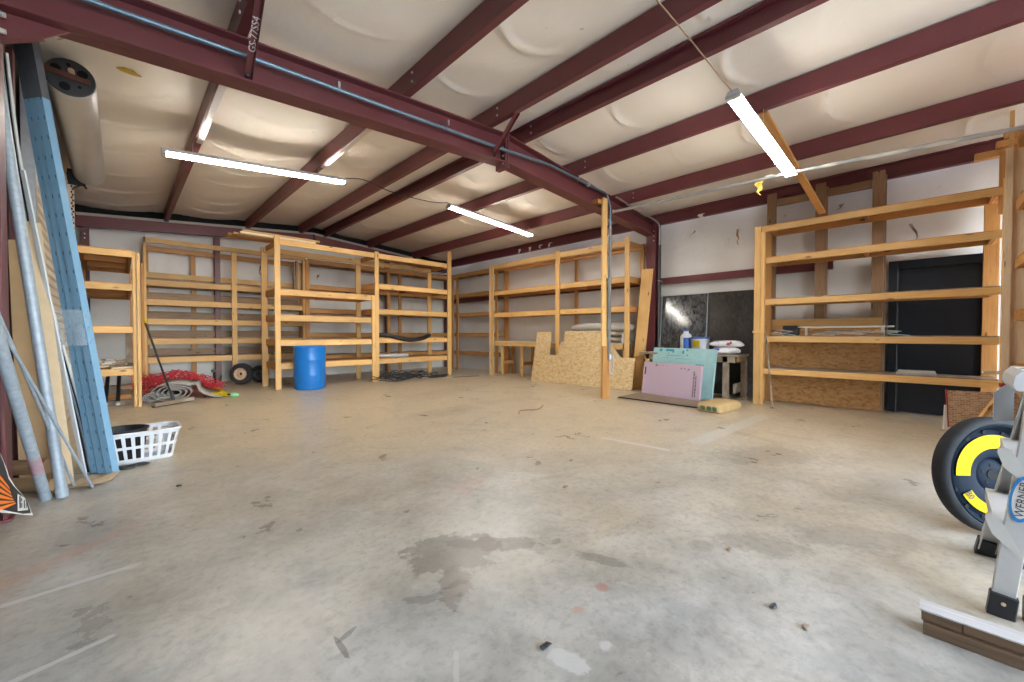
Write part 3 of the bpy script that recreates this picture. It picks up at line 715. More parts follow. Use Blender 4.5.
box1('post', PINE_ORANGE, ru, (7.62, -.74, 2.60), (7.66, -.64, 3.335)); box1('cross_rail', PINE_ORANGE, ru, (7.60, -1.2, 3.25), (7.95, -1.1, 3.339)) 

# far right unit, only its edge in view
fu = thing('shelving_unit', 'pale new pine shelving at the right edge of the room past the navy door', 'shelving', (6.6, -1.0, 0), 'home-built pine shelving')
box1('post', PINE_PALE, fu, (7.36, -.722, 0), (7.40, -.664, 3.30)); box1('post', PINE, fu, (7.36, -.724, 3.30), (7.41, -.69, 3.75))
box1('post', PINE_PALE, fu, (5.0, -.775, 0), (5.09, -.70, 3.3)); box1('post', PINE, fu, (7.36, -1.5, 0), (7.40, -1.4, 3.3))
for z in (3.38, 2.66, 2.0, 1.40, .80): shelf_level(fu, 5.1, 7.35, -1.45, -.745, z, .10, PINE, PINE_ORANGE, ncross=3)
box1('back_board', PINE_PALE, fu, (5.1, -1.48, 0), (7.36, -1.46, 3.3))
box1('end_panel', PINE_PALE, fu, (7.41, -1.48, .0), (7.425, -.725, 3.29))

# wall studs, band, sheets behind the right unit
for i, (y0, y1, z0, zt, lab, m) in enumerate([(1.755, 1.89, 0, 3.56, 'old brown wall stud at the left end of the right shelving', STUD), (1.085, 1.215, 0, 3.56, 'old brown wall stud midway between the two other tall studs, light brace beside it', STUD), (.395, .53, 0, 3.56, 'old brown wall stud next to the navy door frame', STUD), (-.69, -.555, 0, 3.0, 'wide orange pine stud on the hinge side of the navy door', PINE_ORANGE)]):
    tag(B().box((8.03, y0, z0), (8.075, y1, zt)).build('wall_stud', m, loc=(8.05, y0, z0)), lab, 'wall stud', 'studs on the right wall')
for (y0, y1, lab) in [(1.22, 1.75, 'short brown nailer between the left two studs near the eave'), (.535, 1.08, 'short brown nailer between the right two studs near the eave')]:
    tag(B().box((8.05, y0, 3.335), (8.09, y1, 3.455)).build('nailer', STUD, loc=(8.07, y0, 3.34)), lab, 'wood rail')
for (y, lab) in [(1.06, 'thin brown stud edge right of the middle tall stud'), (.375, 'thin brown stud edge right of the stud by the navy door')]:
    tag(B().box((8.08, y, 0), (8.12, y + .04, 3.5)).build('wall_stud', STUD, loc=(8.1, y, 1.3)), lab, 'wall stud', 'studs on the right wall')
tag(B().prism([(0, 0), (1.49, 0), (1.49, 1.21), (0, 1.21)], (8.018, 1.90, .005), (0, -1, 0), (0, 0, 1), .012).build('osb_panel', OSB_WALL, loc=(8.02, 1.1, 0)), 'reddish osb sheet nailed low behind the right shelving', 'panel')
tag(B().box((8.004, .405, 1.22), (8.02, 1.90, 1.395)).build('plywood_strip', PLY, loc=(8.01, 1.1, 1.22)), 'orange plywood strip above the osb sheet behind the right shelving', 'panel')

# ------------------------------------------------------------------ centre post, conduits, pipes
tp = thing('timber_post', 'tall thin timber post under the rafter with conduit strapped on', 'post', (6.25, 3.9, 0))
box1('stud', PINE, tp, (6.175, 3.845, 0), (6.215, 3.885, 3.46)) if False else None
B().bar((6.155, 3.955, 0), (6.02, 3.86, 3.50), .035, .14, (1, 0, 0)).build('stud', PINE, tp)
B().bar((6.255, 3.95, 0), (6.225, 3.93, .94), .04, .10, (1, 0, 0)).build('side_board', PINE_ORANGE, tp)
B().bar((6.13, 3.925, 0), (6.10, 3.90, .94), .03, .14, (1, 0, 0)).build('front_board', PINE_ORANGE, tp)
B().box((5.84, 3.875, 3.39), (5.95, 3.985, 3.46)).build('head_block', PINE_ORANGE, tp)
cd = thing('conduit_run', 'blue-grey conduit along the rafter bending down the timber post to a box', 'conduit', (6.33, 3.8, .73))
path = rounded([(-.45, 3.885, 3.34), (.72, 3.885, 3.42), (2.2, 3.885, 3.50), (3.6, 3.885, 3.585), (4.6, 3.875, 3.655), (6.10, 3.865, 3.60), (6.165, 3.835, 3.35), (6.285, 3.925, .74)], .10, 6)
B().tube(path, .020, 10).build('pipe', CONDUIT, cd, True)
B().tube([(6.175, 3.845, 3.0), (6.284, 3.925, .75)], .027, 12).build('sleeve', CONDUIT_GREY, cd, True)
B().tube([(6.12, 3.845, 2.1), (6.18, 3.87, .80)], .016, 8).build('pipe', CONDUIT_GREY, cd, True)
jb = B().box((6.20, 3.845, .68), (6.31, 3.905, .80), .006).build('junction_box', GALV, cd)
B().box((6.215, 3.836, .70), (6.295, 3.844, .78), .003).build('cover', GREYPL, jb)
lp = [V((6.20, 3.85, .69))] + [V((6.25 - .06 * math.cos(a), 3.852, .55 - .11 * math.sin(a))) for a in [0, .4, .8, 1.2, 1.57, 1.9, 2.3, 2.7, 3.14]] + [V((6.31, 3.85, .69))]
B().tube(spline(lp, 4), .010, 8).build('cable_loop', GREYPL, cd, True)
B().lathe([(.03, -.03), (.03, .03)], (6.12, 3.845, 2.10), (0, 0, 1), 10).build('coupling', CONDUIT_GREY, cd)
for xx in (1.5, 2.75, 5.3): B().box((xx - .012, 3.86, rtop(xx) - .18 if xx < 3 else 3.615), (xx + .012, 3.905, rtop(xx) - .12 if xx < 3 else 3.665), .002).build('strap', GALV, cd)
B().lathe([(.03, -.03), (.034, 0), (.03, .03)], (5.55, 3.875, 3.617), (1, 0, 0), 10).build('coupling', GALV, cd)
c2 = thing('conduit_run', 'grey conduit along the right rafter end and down beside the wall column', 'conduit', (7.97, 3.85, 0))
B().tube(rounded([(6.36, 3.84, 3.60), (7.93, 3.84, 3.475), (8.06, 3.84, 3.42), (8.06, 3.84, 3.0)], .07, 6), .016, 10).build('pipe', GALV, c2, True)
B().tube([(8.075, 3.84, 3.02), (8.075, 3.84, .0)], .028, 10).build('sleeve', BLACKP, c2, True)
B().tube([(8.04, 3.84, 3.0), (8.04, 3.84, .6)], .010, 8).build('pipe', CONDUIT_GREY, c2, True)
B().tube([(7.92, 3.80, 2.25), (8.1, 3.80, 2.25)], .012, 8).build('bracket', GALV, c2)
pp = thing('steel_pipe', 'long horizontal galvanised pipe from the timber post to the right shelving', 'pipe', (6.33, 1.6, 3.27))
B().tube([(6.22, 3.815, 3.30), (6.33, 1.2, 3.272), (6.36, -.35, 3.20), (6.38, -.75, 3.175)], .024, 12).build('pipe', GALV, pp, True)
for (y0, y1) in [(.9, .75), (.5, .12), (.0, -.25), (1.5, 1.42)]:
    f = lambda y: V((6.33 + .02 * (1.2 - y), y, 3.272 - .05 * (1.2 - y)))
    B().tube([f(y0), f((y0 + y1) / 2), f(y1)], .0262, 12).build('peeling_paint', OFFWHITE, pp, True)
B().box((6.19, 3.79, 3.27), (6.23, 3.815, 3.33), .003).build('pipe_strap', GALV, pp)
tag(B().bar((5.31, 1.30, 3.70), (7.50, 1.05, 2.955), .085, .035, (0, 0, 1)).build('timber_brace', PINE_ORANGE, loc=(6.4, 1.07, 3.3)), 'slanted timber brace from a roof purlin down to the right shelving', 'brace')

# ------------------------------------------------------------------ lights
def light(label, p, q, hang, extra=None):
    p, q = V(p), V(q); m = (p + q) / 2
    t = thing('fluorescent_light', label, 'light fixture', m, 'eight-foot fluorescent lights')
    d, a, b = frame(q - p)
    bb = B().prism([(-.068, -.004), (-.065, -.006), (-.045, .0), (.045, .0), (.065, -.006), (.068, -.004), (.045, .045), (-.045, .045)], p - d * .02, a, b, (q - p).length + .04)
    bb.build('housing', WHITEP, t)
    for s in (-1, 1):
        B().tube([p + a * s * .044 - b * .016 + d * .02, q + a * s * .044 - b * .016 - d * .02], .018, 12).build('tube', TUBEM, t, True)
    for e_ in (p, q):
        B().box(V((0, 0, 0)) - V((.02, .066, .038)), V((.02, .066, .006)), .004).xf(Matrix.Translation(e_) @ Matrix((d, a, b)).transposed().to_4x4()).build('socket', OFFWHITE, t)
    hb = B()
    for (x, zt) in hang:
        c = p.lerp(q, x); hb.tube([c + b * .04, V((c.x, c.y, zt))], .004, 6)
    hb.build('hanger', GALV, t)
    return t, d, a, b
light('bright fluorescent light hung nearest the roll-up door', (.40, 6.52, 3.38), (2.61, 6.52, 3.60), [(.13, purl_z(.7) - .0), (.82, purl_z(2.2))])
light('bright fluorescent light hung over the centre of the room before the far shelves', (4.52, 6.35, 3.60), (6.72, 6.25, 3.41), [(.33, purl_z(5.25)), (.97, purl_z(6.7))])
L3, d, a, b = light('angled twin-tube fluorescent light hung before the right shelving', (4.34, 1.32, 3.50), (6.42, 1.235, 3.285), [(.44, purl_z(5.25))])
wl = spline([(6.33, 1.235, 3.285), (6.345, 1.23, 3.42), (6.37, 1.22, 3.37), (6.365, 1.21, 3.255), (6.31, 1.21, 3.245), (6.30, 1.235, 3.30)], 5)
B().tube(wl, .006, 6).build('wire_hook', GALV, L3, True)
tag(B().tube(spline([(2.61, 6.52, 3.66), (2.9, 6.45, 3.69), (3.3, 6.40, 3.60), (3.8, 6.38, 3.585), (4.2, 6.36, 3.60), (4.50, 6.35, 3.66)], 6), .007, 6).build('power_cord', BLACKP, loc=(3.6, 6.4, 3.6), smooth=True), 'dark cord sagging between the left and centre lights', 'cord')
tag(B().tube(spline([(4.33, 1.33, 3.54), (3.9, 1.37, 3.60), (3.45, 1.43, 3.70), (3.05, 1.50, 3.80), (2.6, 1.58, 3.86)], 6), .0065, 6).build('power_cord', STUD, loc=(3.6, 1.4, 3.6), smooth=True), 'dark cord rising from the angled light to the ridge', 'cord')
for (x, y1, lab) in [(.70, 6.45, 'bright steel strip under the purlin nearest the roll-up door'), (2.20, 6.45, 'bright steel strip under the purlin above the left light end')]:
    tag(B().box((x + .012, 4.12, purl_z(x) - .012), (x + .075, y1, purl_z(x) - .002), .002).build('steel_strip', GLINT, loc=(x, 5.2, purl_z(x))), lab, 'steel strip', 'steel strips under purlins')  # thin strips added in place of tube light mirrored by the purlin flanges

# ------------------------------------------------------------------ stuff along the left wall
_R = V((.715, -.699, 0))
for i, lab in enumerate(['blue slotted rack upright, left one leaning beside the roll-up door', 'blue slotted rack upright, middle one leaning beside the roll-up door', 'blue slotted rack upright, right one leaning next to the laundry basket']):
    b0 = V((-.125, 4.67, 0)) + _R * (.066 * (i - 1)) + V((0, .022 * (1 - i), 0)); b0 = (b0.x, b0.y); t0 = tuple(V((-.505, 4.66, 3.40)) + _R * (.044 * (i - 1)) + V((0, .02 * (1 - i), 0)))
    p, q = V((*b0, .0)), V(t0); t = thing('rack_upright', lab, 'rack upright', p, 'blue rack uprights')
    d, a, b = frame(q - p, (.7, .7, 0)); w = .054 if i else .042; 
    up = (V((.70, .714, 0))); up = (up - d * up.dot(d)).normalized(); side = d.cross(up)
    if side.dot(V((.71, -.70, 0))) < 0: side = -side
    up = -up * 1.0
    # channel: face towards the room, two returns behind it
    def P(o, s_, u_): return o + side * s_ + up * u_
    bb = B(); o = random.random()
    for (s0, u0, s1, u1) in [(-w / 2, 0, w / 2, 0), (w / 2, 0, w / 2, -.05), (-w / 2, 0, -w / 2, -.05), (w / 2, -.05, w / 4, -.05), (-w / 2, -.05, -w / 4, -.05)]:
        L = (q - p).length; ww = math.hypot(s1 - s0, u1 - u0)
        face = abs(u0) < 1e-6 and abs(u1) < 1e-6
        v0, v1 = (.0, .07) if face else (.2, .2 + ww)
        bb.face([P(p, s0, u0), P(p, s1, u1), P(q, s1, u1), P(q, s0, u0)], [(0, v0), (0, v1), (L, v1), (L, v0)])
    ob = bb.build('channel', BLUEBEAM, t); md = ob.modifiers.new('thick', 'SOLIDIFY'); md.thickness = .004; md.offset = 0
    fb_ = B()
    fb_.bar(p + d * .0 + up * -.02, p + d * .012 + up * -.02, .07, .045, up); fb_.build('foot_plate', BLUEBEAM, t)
# clear wrap round the uprights
def onl(p, q, k): return V(p).lerp(V(q), k)
wm = NT('clear_wrap'); nzw = wm.noise(wm.coord('Object'), 30, 4); wm.out(Base_Color=(.8, .86, .9, 1), Roughness=.15, Alpha=wm.math('MULTIPLY', nzw, .45), Normal=wm.bump(nzw, 1.0, .02))
wrp = B(); 
for (k, dz) in [(.355, .0), (.40, .0)]: pass
c0, c1 = V((-.246, 4.675, 1.06)), V((-.276, 4.675, 1.34))
rows = []
for j in range(9):
    c = c0.lerp(c1, j / 8); rows.append([c + V((.715, -.699, 0)) * (.108 + .008 * math.sin(j * 2.1 + k * 3)) * math.cos(2 * math.pi * k / 18) + V((.699, .715, 0)) * (.060 + .006 * math.sin(j + k * 5)) * math.sin(2 * math.pi * k / 18) for k in range(18)])
for j in range(8):
    for k in range(18): wrp.face([rows[j][k], rows[j][(k + 1) % 18], rows[j + 1][(k + 1) % 18], rows[j + 1][k]])
tag(wrp.build('plastic_wrap', wm.m, loc=c0, smooth=True), 'clear plastic wrap binding the blue rack uprights at mid height', 'plastic wrap')

def hollow(b, p, q, r, n=20):
    p, q = V(p), V(q); d = (q - p).normalized(); L = (q - p).length
    return b.lathe([(r - .005, 0), (r, 0), (r, L), (r - .005, L), (r - .005, 0)], p, d, n, False)
t = thing('steel_tube', 'galvanised tube leaning out of view at the left, red paint smear near its foot', 'steel tube', (-.385, 4.22, 0), 'galvanised tubes')
p, q = V((-.385, 4.22, .012)), V((-.56, 3.00, 2.0)); hollow(B(), p, q, .029).build('pipe', GALV_BLUE, t, True)
B().tube([onl(p, q, .11), onl(p, q, .17)], .0295, 20, False).build('paint_smear', plain('red_smear_paint', (.40, .27, .31), .5, .2, .5, 20), t, True)
t = thing('steel_tube', 'thick galvanised tube leaning upright before the cardboard, capped foot', 'steel tube', (-.305, 4.18, 0), 'galvanised tubes')
p, q = V((-.305, 4.18, .012)), V((-.575, 4.20, 3.05)); hollow(B(), p, q, .029).build('pipe', GALV_BLUE, t, True)
B().tube([onl(p, q, 0), onl(p, q, .022)], .0325, 20).build('end_cap', GALV_BLUE, t, True)
tag(B().tube([(-.165, 4.31, .006), (-.565, 3.40, 1.50)], .0085, 8).build('steel_rod', GALV_BLUE, loc=(-.165, 4.31, 0), smooth=True), 'thin grey rod, the longer of two, footed in front of the cardboard', 'rod')
tag(B().tube([(-.262, 4.43, .006), (-.55, 3.60, 1.50)], .009, 8).build('steel_rod', GALV_BLUE, loc=(-.262, 4.43, 0), smooth=True), 'thin grey rod passing behind the thick upright tube', 'rod')
def sheet(name, mat, pts, th, label, cat):
    P = [V(p) for p in pts]; n = (P[1] - P[0]).cross(P[3] - P[0]).normalized(); b = B()
    F = P; G_ = [x - n * th for x in P]; w, h = (P[1] - P[0]).length, (P[3] - P[0]).length
    uv = [(0, 0), (w, 0), (w, h), (0, h)]
    b.face(F, uv); b.face(G_[::-1], uv[::-1])
    for k in range(4): b.face([F[k], F[(k + 1) % 4], G_[(k + 1) % 4], G_[k]][::-1])
    return tag(b.build(name, mat, loc=(P[0] + P[1]) / 2), label, cat)
sheet('cardboard_sheet', CARD, [(-.545, 4.62, 0.01), (-.295, 4.70, 0.01), (-.44, 4.84, 1.88), (-.598, 4.80, 1.86)], .012, 'tall brown cardboard sheet leaning on the left wall behind the tubes', 'cardboard')
sheet('cardboard_sheet', CARD_PALE, [(-.34, 4.50, 0.01), (-.268, 4.53, 0.01), (-.43, 4.74, 2.0), (-.50, 4.71, 2.0)], .008, 'narrow pale cardboard strip leaning in front of the brown sheet', 'cardboard')
tag(B().bar((-.225, 4.765, .01), (-.50, 4.62, 2.35), .03, .012, (.7, .7, 0)).build('trim_strip', WHITEP, loc=(-.225, 4.765, 0)), 'white plastic trim strip leaning between cardboard and black trims', 'trim strip')
bow = [(-.186, 4.79, .008), (-.241, 4.78, .449), (-.346, 4.76, 1.063), (-.463, 4.74, 1.715), (-.495, 4.72, 2.046), (-.545, 4.68, 2.573), (-.578, 4.62, 3.169)]
for i, (off, m, w, lab) in enumerate([(-.026, BLACKM, .020, 'black trim leaning left of the metal edge strips'), (-.008, GALV_BLUE, .016, 'grey-blue metal edge strip between the two black trims'), (.008, BLACKM, .014, 'black trim leaning next to the beige strip'), (.022, PAPER, .010, 'cream edge strip running along the leaning black trims')]):
    pts = [V(p) + _R * off + V((0, .004 * i, 0)) for p in bow]; b = B()
    sp_ = spline(pts, 3)
    for k in range(len(sp_) - 1): b.bar(sp_[k], sp_[k + 1], w, .016, (.7, .7, 0), ch=.0008)
    tag(b.build('trim_strip', m, loc=pts[0]), lab, 'trim strip', 'trims leaning by the roll-up door')
tag(B().bar((-.122, 4.83, .012), (-.455, 5.02, 2.5), .045, .018, (.7, .7, 0)).build('particle_strip', BEIGE, loc=(-.122, 4.83, 0)), 'beige particle board strip leaning left of the blue uprights', 'board')
tag(B().tube([(-.59, 4.6, .055), (-.36, 4.40, .055)], .05, 12).build('cardboard_tube', CARD, loc=(-.5, 4.5, .05), smooth=True), 'brown cardboard tube lying on the floor behind the leaning tubes', 'tube')
tag(B().tube([(-.59, 4.66, .165), (-.40, 4.55, .165)], .055, 12).build('cardboard_tube', STUD, loc=(-.5, 4.6, .16), smooth=True), 'darker brown roll resting above the floor tube behind the leaning tubes', 'tube')
def scrap(name, pts, mat, z, label, cat, curl=.02, th=.004):
    b = B(); c = sum((V((*p, 0)) for p in pts), V((0, 0, 0))) / len(pts); n = len(pts)
    top = [V((x, y, z + curl * (k % 2))) for k, (x, y) in enumerate(pts)]; cc = V((c.x, c.y, z + curl * .4))
    for k in range(n):
        b.face([top[k], top[(k + 1) % n], cc]); b.face([top[(k + 1) % n] - V((0, 0, th)), top[k] - V((0, 0, th)), cc - V((0, 0, th))]); b.face([top[(k + 1) % n], top[k], top[k] - V((0, 0, th)), top[(k + 1) % n] - V((0, 0, th))])
    return tag(b.build(name, mat, loc=(c.x, c.y, 0)), label, cat)
scrap('cardboard_scrap', [(-.30, 4.42), (-.20, 4.30), (-.06, 4.42), (-.02, 4.60), (-.12, 4.66), (-.22, 4.60)], CARD_PALE, .008, 'curled pale cardboard scrap on the floor at the foot of the blue uprights', 'cardboard', .022)
scrap('cardboard_scrap', [(-.42, 4.40), (-.36, 4.26), (-.30, 4.34), (-.31, 4.52), (-.38, 4.55)], CARD, .006, 'brown cardboard scrap on the floor between the two thick tubes', 'cardboard', .03)
# post piece at the picture edge
tag(B().bar((-.560, 4.30, 0), (-.572, 4.30, 1.9), .05, .04, (1, 0, 0)).build('wood_post', RUSTPOST, loc=(-.56, 4.30, 0)), 'red-brown post standing beside the dark wall column at the left', 'post')

# bent black and orange sign
sg = thing('lawn_sign', 'bent black sign with orange lettering and white label on the floor at left', 'sign', (-.41, 3.9, 0))
SE = V((-.10, -.42, 0)).normalized(); SN = V((-SE.y, SE.x, 0)); so = V((-.411, 3.909, .004))
if SN.dot(V((0, -1, 0))) < 0 and SN.x > 0: pass
Ff = SN if SN.x < 0 else -SN
def SG(x, y, off=0): return so + SE * x + V((0, 0, y)) + Ff * (-.0025 * off) if False else so + SE * x + V((0, 0, y)) - Ff * (.0025 * off)
outline = [(0, 0), (.057, .104), (.124, .177), (.198, .25), (.257, .327), (.276, .373), (.313, .441), (.35, .50), (.48, .56), (.60, .52), (.60, .0), (.53, .05), (.44, .145), (.353, .155), (.235, .104), (.10, .042)]
def poly3(pts, off): return [SG(x, y, off) for x, y in pts]
def sgpanel(name, pts, off, mat, th=.003):
    b = B(); F = poly3(pts, off); G_ = [p + Ff * th for p in F]
    b.face(F); b.face(G_[::-1])
    for k in range(len(F)): b.face([F[(k + 1) % len(F)], F[k], G_[k], G_[(k + 1) % len(F)]])
    return b.build(name, mat, sg)
ctr = (.34, .27)
sgpanel('border', outline, 0, PAPER)
ins = []
for (x, y) in outline:
    dx, dy = ctr[0] - x, ctr[1] - y; L = math.hypot(dx, dy); k = (.045 if (x, y) == (0, 0) else .016) / L; ins.append((x + dx * k, y + dy * k))
sgpanel('face', ins, 1.2, SIGNBLACK)
for k in range(6):      # strokes of the big lettering, fanning out
    t0, t1 = k / 6, (k + .62) / 6
    A = lambda t: (.205 + .075 * t, .150 + .135 * t - .02 * math.sin(t * 3.1)); Bq = lambda t: (.42 - .02 * t, .175 + .25 * t)
    B().face(poly3([A(t0), A(t1), Bq(t1), Bq(t0)], 2.4)).build('lettering', ORANGE, sg)
for k in range(2):
    B().face(poly3([(.45 + k * .07, .16), (.49 + k * .07, .14), (.49 + k * .07, .46), (.45 + k * .07, .46)], 2.4)).build('lettering', ORANGE, sg)
sgpanel('label_patch', [(.075, .062), (.110, .148), (.188, .200), (.190, .098)], 2.6, PAPER, .001)
for (x0, x1, y0, y1) in [(.165, .178, .108, .182), (.148, .158, .104, .135), (.148, .158, .142, .165), (.118, .130, .090, .140), (.100, .108, .082, .112)]:
    B().face(poly3([(x0, y0), (x1, y0), (x1, y1), (x0, y1)], 3.6)).build('small_print', PRINT, sg)

# laundry basket and basin
bk = thing('laundry_basket', 'white slotted laundry basket on the floor beside the blue uprights', 'laundry basket', (.16, 5.08, 0))
def rrect(cx, cy, hx, hy, r, z, n=6):
    out = []
    for (sx, sy, a0) in [(1, 1, 0), (-1, 1, 90), (-1, -1, 180), (1, -1, 270)]:
        for k in range(n + 1):
            a = math.radians(a0 + 90 * k / n); out.append(V((cx + sx * (hx - r) + r * math.cos(a), cy + sy * (hy - r) + r * math.sin(a), z)))
    return out
BC = (.10, 5.06); 
def bring(f, z): return rrect(BC[0], BC[1], .24 + .055 * f, .155 + .045 * f, .07 + .03 * f, z, 8)
Hs = .265
def wall_ring(b, r0, r1, th=.004):
    N = len(r0); c = V((BC[0], BC[1], 0))
    for k in range(N):
        k2 = (k + 1) % N; b.face([r0[k], r0[k2], r1[k2], r1[k]])
bt = B()
for (z0, z1) in [(0.0, .035), (.125, .15), (.235, Hs)]: wall_ring(bt, bring(z0 / Hs, z0), bring(z1 / Hs, z1))
# vertical slats between three bands, dense samples for slots
def dense(ring, m):
    out = []; N = len(ring)
    for k in range(N):
        seg_ = ring[(k + 1) % N] - ring[k]; q = max(1, int(seg_.length / m))
        for j in range(q): out.append(ring[k] + seg_ * j / q)
    return out
def resample(ring, n):
    N = len(ring); L = [0]
    for k in range(N): L.append(L[-1] + (ring[(k + 1) % N] - ring[k]).length)
    out = []
    for i in range(n):
        s_ = L[-1] * i / n; k = max(j for j in range(N) if L[j] <= s_ + 1e-9); t_ = (s_ - L[k]) / max(1e-9, L[k + 1] - L[k]); out.append(ring[k].lerp(ring[(k + 1) % N], t_))
    return out
for (z0, z1) in [(.035, .125), (.15, .235)]:
    n = 84; r0 = resample(bring(z0 / Hs, z0), n); r1 = resample(bring(z1 / Hs, z1), n)
    for k in range(n):
        if k % 3 != 1: 
            if k % 3 == 2: bt.face([r0[k], r0[(k + 1) % n], r1[(k + 1) % n], r1[k]])
            else: 
                a0, a1 = r0[k], r0[(k + 1) % n]; b0, b1 = r1[k], r1[(k + 1) % n]
                bt.face([a0, a0.lerp(a1, .25), b0.lerp(b1, .25), b0])
bt.face(bring(0, .004))
ob = bt.build('body', WHITEP, bk); md = ob.modifiers.new('thick', 'SOLIDIFY'); md.thickness = .004
rim = bring(1.0, Hs); B().tube(rim + [rim[0]], .013, 8, False).build('rim', WHITEP, bk, True)
bs = thing('wash_basin', 'black round basin sitting inside the white laundry basket', 'basin', (.0, 5.09, .01))
ob = B().lathe([(.02, .008), (.125, .008), (.135, .02), (.165, .275), (.172, .285), (.176, .28)], (.0, 5.07, .0), (0, 0, 1), 40, False).build('bowl', BLACKP, bs, True); md = ob.modifiers.new('thick', 'SOLIDIFY'); md.thickness = .004
B().tube([V((.0 + .176 * math.cos(2 * math.pi * k / 36), 5.07 + .176 * math.sin(2 * math.pi * k / 36), .283)) for k in range(37)], .008, 8, False).build('rim', BLACKP, bs, True)
bq = B()
for (c, r, s_) in [((.02, 4.72, .016), (.06, .03, .018), 3), ((.10, 4.76, .013), (.07, .018, .012), 5)]: bq.blob(c, r, jit=.25, seed=s_)
tag(bq.build('black_glove', BLACKP, loc=(.05, 4.74, 0), smooth=True), 'crumpled black glove on the floor before the laundry basket', 'glove')

# ------------------------------------------------------------------ floor clutter by the far shelves
bd = thing('plastic_drum', 'bright blue plastic drum standing before the centre shelving', 'drum', (2.80, 9.02, 0))
DCx = V((2.84, 9.0, 0)); prof = [(.0, .0), (.255, 0), (.272, .012), (.282, .05), (.284, .25), (.290, .28), (.290, .30), (.285, .33), (.285, .56), (.291, .585), (.291, .605), (.286, .63), (.284, .80), (.288, .82), (.288, .85), (.276, .862), (.262, .868), (.255, .855), (.05, .853), (0, .853)]
prof = [(r * 1.055, z * 1.03) for r, z in prof]
B().lathe(prof, DCx, (0, 0, 1), 48).build('body', BLUEPL, bd, True)
B().tube([DCx + V((.286 * math.cos(2 * math.pi * k / 40), .286 * math.sin(2 * math.pi * k / 40), .892)) for k in range(41)], .014, 8, False).build('rim', BLUEPL, bd, True)
for s_ in (-1, 1): B().lathe([(.035, 0), (.035, .018), (0, .02)], DCx + V((.16 * s_, .05, .878)), (0, 0, 1), 16).build('bung', WHITEP, bd)

def small_wheel(o, r, w, axis, label, rimm, tilt=0):
    t = thing('rusty_tyre_and_rim', label, 'wheel', (o[0], o[1], 0))
    h = w / 2
    B().lathe([(r * .55, -h * .7), (r * .62, -h * .95), (r * .80, -h), (r * .93, -h * .85), (r, -h * .45), (r, h * .45), (r * .93, h * .85), (r * .8, h), (r * .62, h * .95), (r * .55, h * .7)], o, axis, 40, False).build('tyre', RUBBER, t, True)
    rb = B().lathe([(r * .12, -h * .55), (r * .22, -h * .6), (r * .30, -h * .35), (r * .42, -h * .3), (r * .50, -h * .7), (r * .56, -h * .8), (r * .57, h * .8), (r * .5, h * .7), (r * .4, h * .3), (r * .12, h * .3)], o, axis, 36, False).build('rim', rimm, t, True)
    B().lathe([(0, -h * .2), (r * .13, -h * .2), (r * .13, h * .2), (0, h * .2)], o, axis, 16).build('hub_hole', HOLE, t)
    return t
wd = V((-.62, -.76, .06)).normalized()
small_wheel((1.95, 10.78, .245), .243, .15, -wd, 'small black tyre with rusty cream rim leaning on the far shelving post', RIMRUST)
small_wheel((2.35, 11.0, .20), .20, .12, -wd, 'dim grey wheel lying in shadow behind the rusty-rimmed tyre', DARKGREY)

bm_ = thing('push_broom', 'wide push broom leaning on the far shelving post', 'broom', (.6, 8.55, 0))
hp, hq = V((.345, 8.33, .045)), V((.862, 8.72, .045))
B().bar(hp, hq, .075, .055).build('head', GREYWOOD, bm_)
B().bar(hp + V((0, 0, -.028)), hq + V((0, 0, -.028)), .06, .03).build('bristles', DARKGREY, bm_)
B().tube([(.60, 8.53, .06), (.575, 8.60, .16), (.29, 10.95, 1.55)], .013, 8).build('handle', BLACKM, bm_, True) if False else B().tube([(.60, 8.53, .06), (.275, 8.775, 1.36)], .014, 8).build('handle', BLACKM, bm_, True)
B().tube([(.284, 8.768, 1.325), (.264, 8.784, 1.405)], .017, 8).build('grip', YELLOW, bm_, True)
B().lathe([(.02, 0), (.026, .03), (.018, .09)], (.602, 8.53, .07), (-.22, .16, 1), 10).build('socket', DARKGREY, bm_)

# carpet rolls
cr = thing('carpet_roll', 'half-unrolled grey carpet with its spiral end facing the room', 'carpet roll', (.8, 8.95, 0))
ax = V((.16, .98, 0)).normalized(); sd = V((ax.y, -ax.x, 0)); c0 = V((.62, 8.90, .0)); Lr = .85
pts = []
for k in range(120):
    a = k / 119 * 2 * math.pi * 3.6; r = .030 + .036 * a / (2 * math.pi)
    pts.append((math.cos(-a - math.pi / 2 - .2) * r * 1.9, math.sin(-a - math.pi / 2 - .2) * r * 1.0))
zmin = min(p[1] for p in pts); pts = [(x, y - zmin + .012) for x, y in pts]
xe, ye = pts[-1]
tail = spline([(xe, ye, 0), (xe + .1, ye + .01, 0), (.36, .15, 0), (.50, .06, 0), (.68, .022, 0)], 6)
pts2 = pts + [(p.x, p.y) for p in tail[1:]]
cbn = B(); cbk = B()
for k in range(len(pts2) - 1):
    (x0, z0), (x1, z1) = pts2[k], pts2[k + 1]
    P0, P1 = c0 + sd * x0 + V((0, 0, z0)), c0 + sd * x1 + V((0, 0, z1))
    cbn.face([P0, P1, P1 + ax * Lr, P0 + ax * Lr])
ob = cbn.build('pile_sheet', CARPET, cr, True); md = ob.modifiers.new('thick', 'SOLIDIFY'); md.thickness = .013; md.offset = 0
t = thing('carpet_roll', 'small tight brown-grey carpet roll behind the broom head', 'carpet roll', (.30, 9.1, 0))
pts = []
for k in range(70):
    a = k / 69 * 2 * math.pi * 2.6; r = .02 + .026 * a / (2 * math.pi); pts.append((math.cos(a) * r * 1.3, math.sin(a) * r))
zmin = min(p[1] for p in pts); b_ = B(); o2 = V((.35, 8.98, .012 - zmin)); ax2 = V((.25, .97, 0)).normalized(); sd2 = V((ax2.y, -ax2.x, 0))
